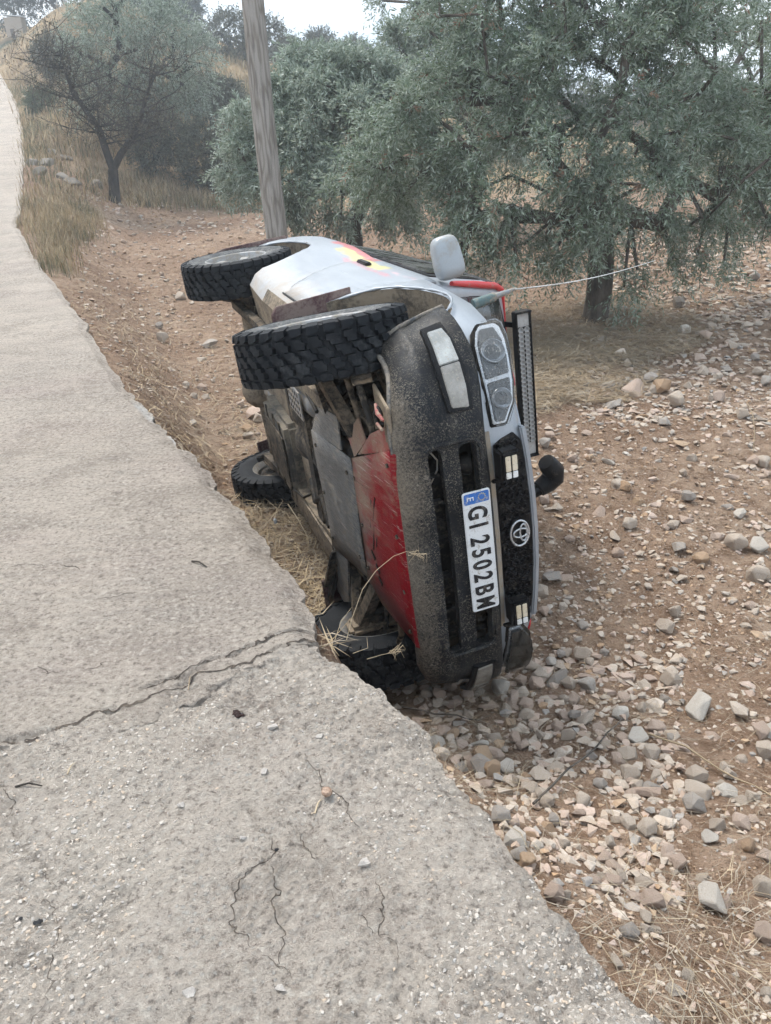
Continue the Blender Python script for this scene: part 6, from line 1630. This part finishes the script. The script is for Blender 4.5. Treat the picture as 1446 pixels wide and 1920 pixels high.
def twig(p0, p1, r, label, bend=.03, z=.02):
    a, b = pix_ground([p0[0], p1[0]], [p0[1], p1[1]]); P = []
    for i in range(8):
        t = i / 7; q = a + (b - a) * t; q[2] = g1(q[0], q[1]) + z + .008 * math.sin(t * 5); q[0] += bend * math.sin(math.pi * t); P.append(q - a)
    mb = MB(); mb.tube(P, [r * (1 - .5 * i / 7) for i in range(8)], 6); o = mb.build('twig', BARK if r > .0045 else STRAW, smooth=60); o.location = Vector(a); tag(o, label, 'twig', 'fallen twigs')
twig((1215, 1385), (1446, 1502), .0044, 'long pale twig running to the right border through the stones')
twig((1000, 1520), (1175, 1345), .005, 'dark twig slanting across the rubble heap', .01, .03)
twig((755, 1335), (900, 1362), .005, 'brown reed lying in the rubble beside the slab', .0, .03)
twig((1140, 620), (1105, 720), .005, 'dry twig crossing the straw below the olive trunk')
twig((1400, 760), (1412, 850), .004, 'pale thin stick upright near the right border')
# ------------------------------------------------------------------ small things on the concrete
def on_slab(px, py):
    q = zplane(np.array(float(px)), np.array(float(py))); return float(q[0]), float(q[1])
dgs = bpy.context.evaluated_depsgraph_get()
def slab_z(x, y):
    for o in (slab, road):
        ok, loc, nr, ix = o.ray_cast(Vector((x, y, 2)), Vector((0, 0, -1)))
        if ok: return loc.z
    return 0.0
CRK = simple('crack_dirt', (.055, .045, .038), .95, 0, .35, (.14, .115, .09), 30, .001, 200)
def crack(P, wmax, seed, target, gap=.25):
    rg = np.random.default_rng(seed); P = np.asarray(P, float); seg = np.linalg.norm(np.diff(P, axis=0), axis=1); L_ = np.concatenate([[0], np.cumsum(seg)])
    t = np.arange(0, L_[-1], .006); X = np.interp(t, L_, P[:, 0]); Y = np.interp(t, L_, P[:, 1])
    jx = (fbm(t * 14, t * 0 + seed, 4, seed, .6) - .5) * .07 + (fbm(t * 90, t * 0, 2, seed + 3) - .5) * .012; jy = (fbm(t * 14, t * 0 + seed + 9, 4, seed + 1, .6) - .5) * .07 + (fbm(t * 90, t * 0, 2, seed + 4) - .5) * .012
    X = X + jx; Y = Y + jy; w = wmax * np.clip(fbm(t * 11, t * 0 + 2, 3, seed + 2) * 1.9 - .45 - gap, 0, 1) * np.minimum(1, np.minimum(t, L_[-1] - t) / .05)
    dx, dy = np.gradient(X), np.gradient(Y); ln = np.hypot(dx, dy) + 1e-9; nxv, nyv = -dy / ln, dx / ln
    V = []; F = []; prev = None
    for i in range(len(t)):
        hit = None
        for o in target:
            ok, loc, nr, ix = o.ray_cast(Vector((X[i], Y[i], 1)), Vector((0, 0, -1)))
            if ok and (hit is None or loc.z > hit): hit = loc.z
        if hit is None or w[i] < .0006: prev = None; continue
        k = len(V); a = w[i] * rg.uniform(.7, 1.3) / 2; V += [(X[i] + nxv[i] * a, Y[i] + nyv[i] * a, hit + .0016), (X[i] - nxv[i] * a, Y[i] - nyv[i] * a, hit + .0016)]
        if prev is not None: F.append((prev, prev + 1, k + 1, k))
        prev = k
    me = bpy.data.meshes.new('crack'); me.from_pydata(V, [], F); me.update(); return link('crack', me, CRK, road)
for i, cr in enumerate(CRACKS): crack(zplane(np.array([q[0] for q in cr], float), np.array([q[1] for q in cr], float)), .0034, 500 + i * 11, (slab,), .15)
crack(JW, .012, 601, (slab, road), -.30)
crack(zplane(np.array([592., 560, 510, 450, 390, 330, 270]), np.array([1172., 1178, 1192, 1222, 1240, 1268, 1292])), .010, 611, (road,), .0)
for i, cr in enumerate([[(60, 1250), (140, 1262), (230, 1235), (300, 1190)], [(120, 1130), (200, 1118), (300, 1110)], [(20, 1060), (110, 1052), (160, 1070)]]): crack(zplane(np.array([q[0] for q in cr], float), np.array([q[1] for q in cr], float)), .005, 640 + i * 7, (road,))
def aggregate():
    rg = np.random.default_rng(404); V = []; F = []; MI = []; b = 0; T = []
    for v in range(8):
        bm = hull_rock(rg, 11, rg.uniform(.4, .7), rg.uniform(1, 1.6)); T.append((np.array([q.co[:] for q in bm.verts]), np.array([[q.index for q in f.verts] for f in bm.faces]))); bm.free()
    px = rg.uniform(-200, 1240, 9000); py = rg.uniform(1180, 2050, 9000); q = zplane(px, py)
    den = fbm(q[:, 0] * 2.4, q[:, 1] * 2.4, 3, 91); keep = rg.uniform(size=9000) < sst(.34, .62, den); q = q[keep]
    for x, y in q:
        ok, loc, nr, ix = slab.ray_cast(Vector((x, y, 1)), Vector((0, 0, -1)))
        if not ok: continue
        r = math.exp(rg.uniform(math.log(.0022), math.log(.0085))); tv, tf = T[int(rg.integers(0, 8))]; a = rg.uniform(0, 6.28); c_, s_ = math.cos(a), math.sin(a)
        w = tv * r; V.append(np.stack([w[:, 0] * c_ - w[:, 1] * s_ + x, w[:, 0] * s_ + w[:, 1] * c_ + y, w[:, 2] + loc.z - r * .12], 1)); F.append(tf + b); MI.append(np.full(len(tf), rg.choice(3, p=(.5, .3, .2)))); b += len(tv)
    me = np_mesh('aggregate', np.concatenate(V), np.concatenate(F))
    o = link('aggregate', me, [simple('pale_aggregate', (.47, .43, .38), .85, 0, .4, (.40, .34, .28), 60, .001, 400), simple('grey_aggregate', (.36, .34, .315), .85, 0, .4, (.40, .34, .28), 60, .001, 400), simple('tan_aggregate', (.44, .35, .265), .85, 0, .4, (.40, .33, .26), 60, .001, 400)], road)
    me.polygons.foreach_set('use_smooth', np.zeros(len(me.polygons), bool)); me.polygons.foreach_set('material_index', np.concatenate(MI).astype(np.int32)); o['kind'] = 'stuff'
aggregate()
def snail():
    x, y = on_slab(612, 1487); z = slab_z(x, y); R0 = .0165
    root = empty('snail_shell', (x, y, z)); tag(root, 'small brown round snail shell lying on the near slab', 'snail shell')
    mb = MB(); P = []; rr = []
    for i in range(46):
        t = i / 45; a = t * 2 * math.pi * 2.4; k = (.12 + .88 * t) ; P.append((R0 * .55 * k * math.cos(a), R0 * .55 * k * math.sin(a), R0 * (1.35 - .62 * t))); rr.append(R0 * .62 * k)
    mb.tube(P, rr, 12); M = Mat('snail_brown', .5); n = M.noise(160, 4); M.col(M.ramp(n, [(.4, (.20, .12, .075)), (.6, (.36, .25, .18))])); mb.build('shell', M.m, root, smooth=60)
snail()
def clod(px, py, spx, matname, colr, label, n=3):
    x, y = on_slab(px, py); z = slab_z(x, y); dist = math.sqrt(x * x + y * y + CAM_H ** 2); r = spx / 2 * dist / FPX
    M = SMALL.get(matname) or SMALL.setdefault(matname, simple(matname, colr, .9, 0, .3, tuple(min(1, c * 1.6) for c in colr), 60, .002, 300))
    mb = MB(); rg = np.random.default_rng(int(px * 7 + py))
    for k in range(n):
        bm = hull_rock(rg, 12, .6, 1.2); bm.verts.ensure_lookup_table(); o_ = rg.normal(0, .45 if n > 1 else 0, 3) * r
        mb.add([np.array(v.co) * r * (1 if n == 1 else .6) + np.array([o_[0], o_[1], r * .28]) for v in bm.verts], [[v.index for v in f.verts] for f in bm.faces]); bm.free()
    o = mb.build('clod' if n > 1 else 'pebble', M); o.location = (x, y, z); tag(o, label, 'clod' if n > 1 else 'pebble', 'bits on the concrete')
SMALL = {}
clod(450, 1334, 26, 'dark_dung', (.035, .022, .02), 'dark crumbled lump on the near slab below the joint', 6)
clod(68, 1727, 16, 'dark_grit', (.03, .03, .032), 'black grit lump at the far left of the near slab', 3); clod(36, 1719, 12, 'dark_grit', (.03, .03, .032), 'smaller black grit beside the grit lump at far left', 2)
clod(520, 1590, 10, 'dark_grit', (.03, .03, .032), 'tiny dark pebble in the middle of the near slab', 1)
for px, py, s_, lab in [(683, 1613, 24, 'white flint chip near the right cracks of the slab'), (512, 1362, 20, 'whitish chip just below the dark lump'), (485, 1355, 13, 'small pale chip left of the whitish chip'), (495, 1450, 18, 'pale pebble above the snail shell'), (352, 1855, 22, 'pale pebble at the bottom of the slab'),
                        (525, 1850, 20, 'pale grey pebble at the bottom right of the slab'), (340, 1510, 14, 'light pebble left of the snail shell'), (405, 1262, 12, 'white chip lying in the joint'), (600, 1380, 16, 'pale pebble near the slab edge'), (455, 1572, 14, 'pale pebble in the centre of the slab'),
                        (140, 1560, 12, 'small pale pebble at the left of the slab'), (240, 1545, 12, 'small pale pebble between the left cracks')]:
    clod(px, py, s_, 'pale_chip', (.34, .31, .28), lab, 1)
def stick(px0, py0, px1, py1, r, label, mat):
    a = on_slab(px0, py0); b = on_slab(px1, py1); za, zb = slab_z(*a), slab_z(*b)
    mb = MB(); mb.tube([(0, 0, .004), ((b[0] - a[0]) / 2, (b[1] - a[1]) / 2 + .006, (zb - za) / 2 + .010), (b[0] - a[0], b[1] - a[1], zb - za + .004)], [r, r * .9, r * .6], 6)
    o = mb.build('twig', mat, smooth=60); o.location = (a[0], a[1], za); tag(o, label, 'twig', 'bits on the concrete')
stick(360, 1052, 388, 1064, .004, 'dark curled twig on the old slab left of the car', BARK_D); stick(28, 1473, 78, 1470, .003, 'thin dark twig at the left edge below the joint', BARK_D); stick(590, 1520, 602, 1494, .0022, 'straw bit beside the snail shell', STRAW)
stick(126, 1450, 140, 1430, .0018, 'pale straw near the left end of the joint', STRAW); stick(352, 1285, 356, 1265, .0018, 'short straw standing in the joint', STRAW)

# ------------------------------------------------------------------ haze volume, added to stand in for the veil of lens glare
hz = bpy.data.materials.new('haze'); hz.use_nodes = True; hn = hz.node_tree; hn.nodes.clear()
ho = hn.nodes.new('ShaderNodeOutputMaterial'); hv = hn.nodes.new('ShaderNodeVolumePrincipled'); hv.inputs['Color'].default_value = (.84, .92, 1, 1); hv.inputs['Density'].default_value = .0026; hv.inputs['Anisotropy'].default_value = .3
hn.links.new(hv.outputs[0], ho.inputs['Volume'])
hb = MB().box((0, 80, 14), (262, 190, 34)).build('haze', hz); tag(hb, 'thin pale haze added over the whole slope in place of lens glare', 'haze', kind='stuff')
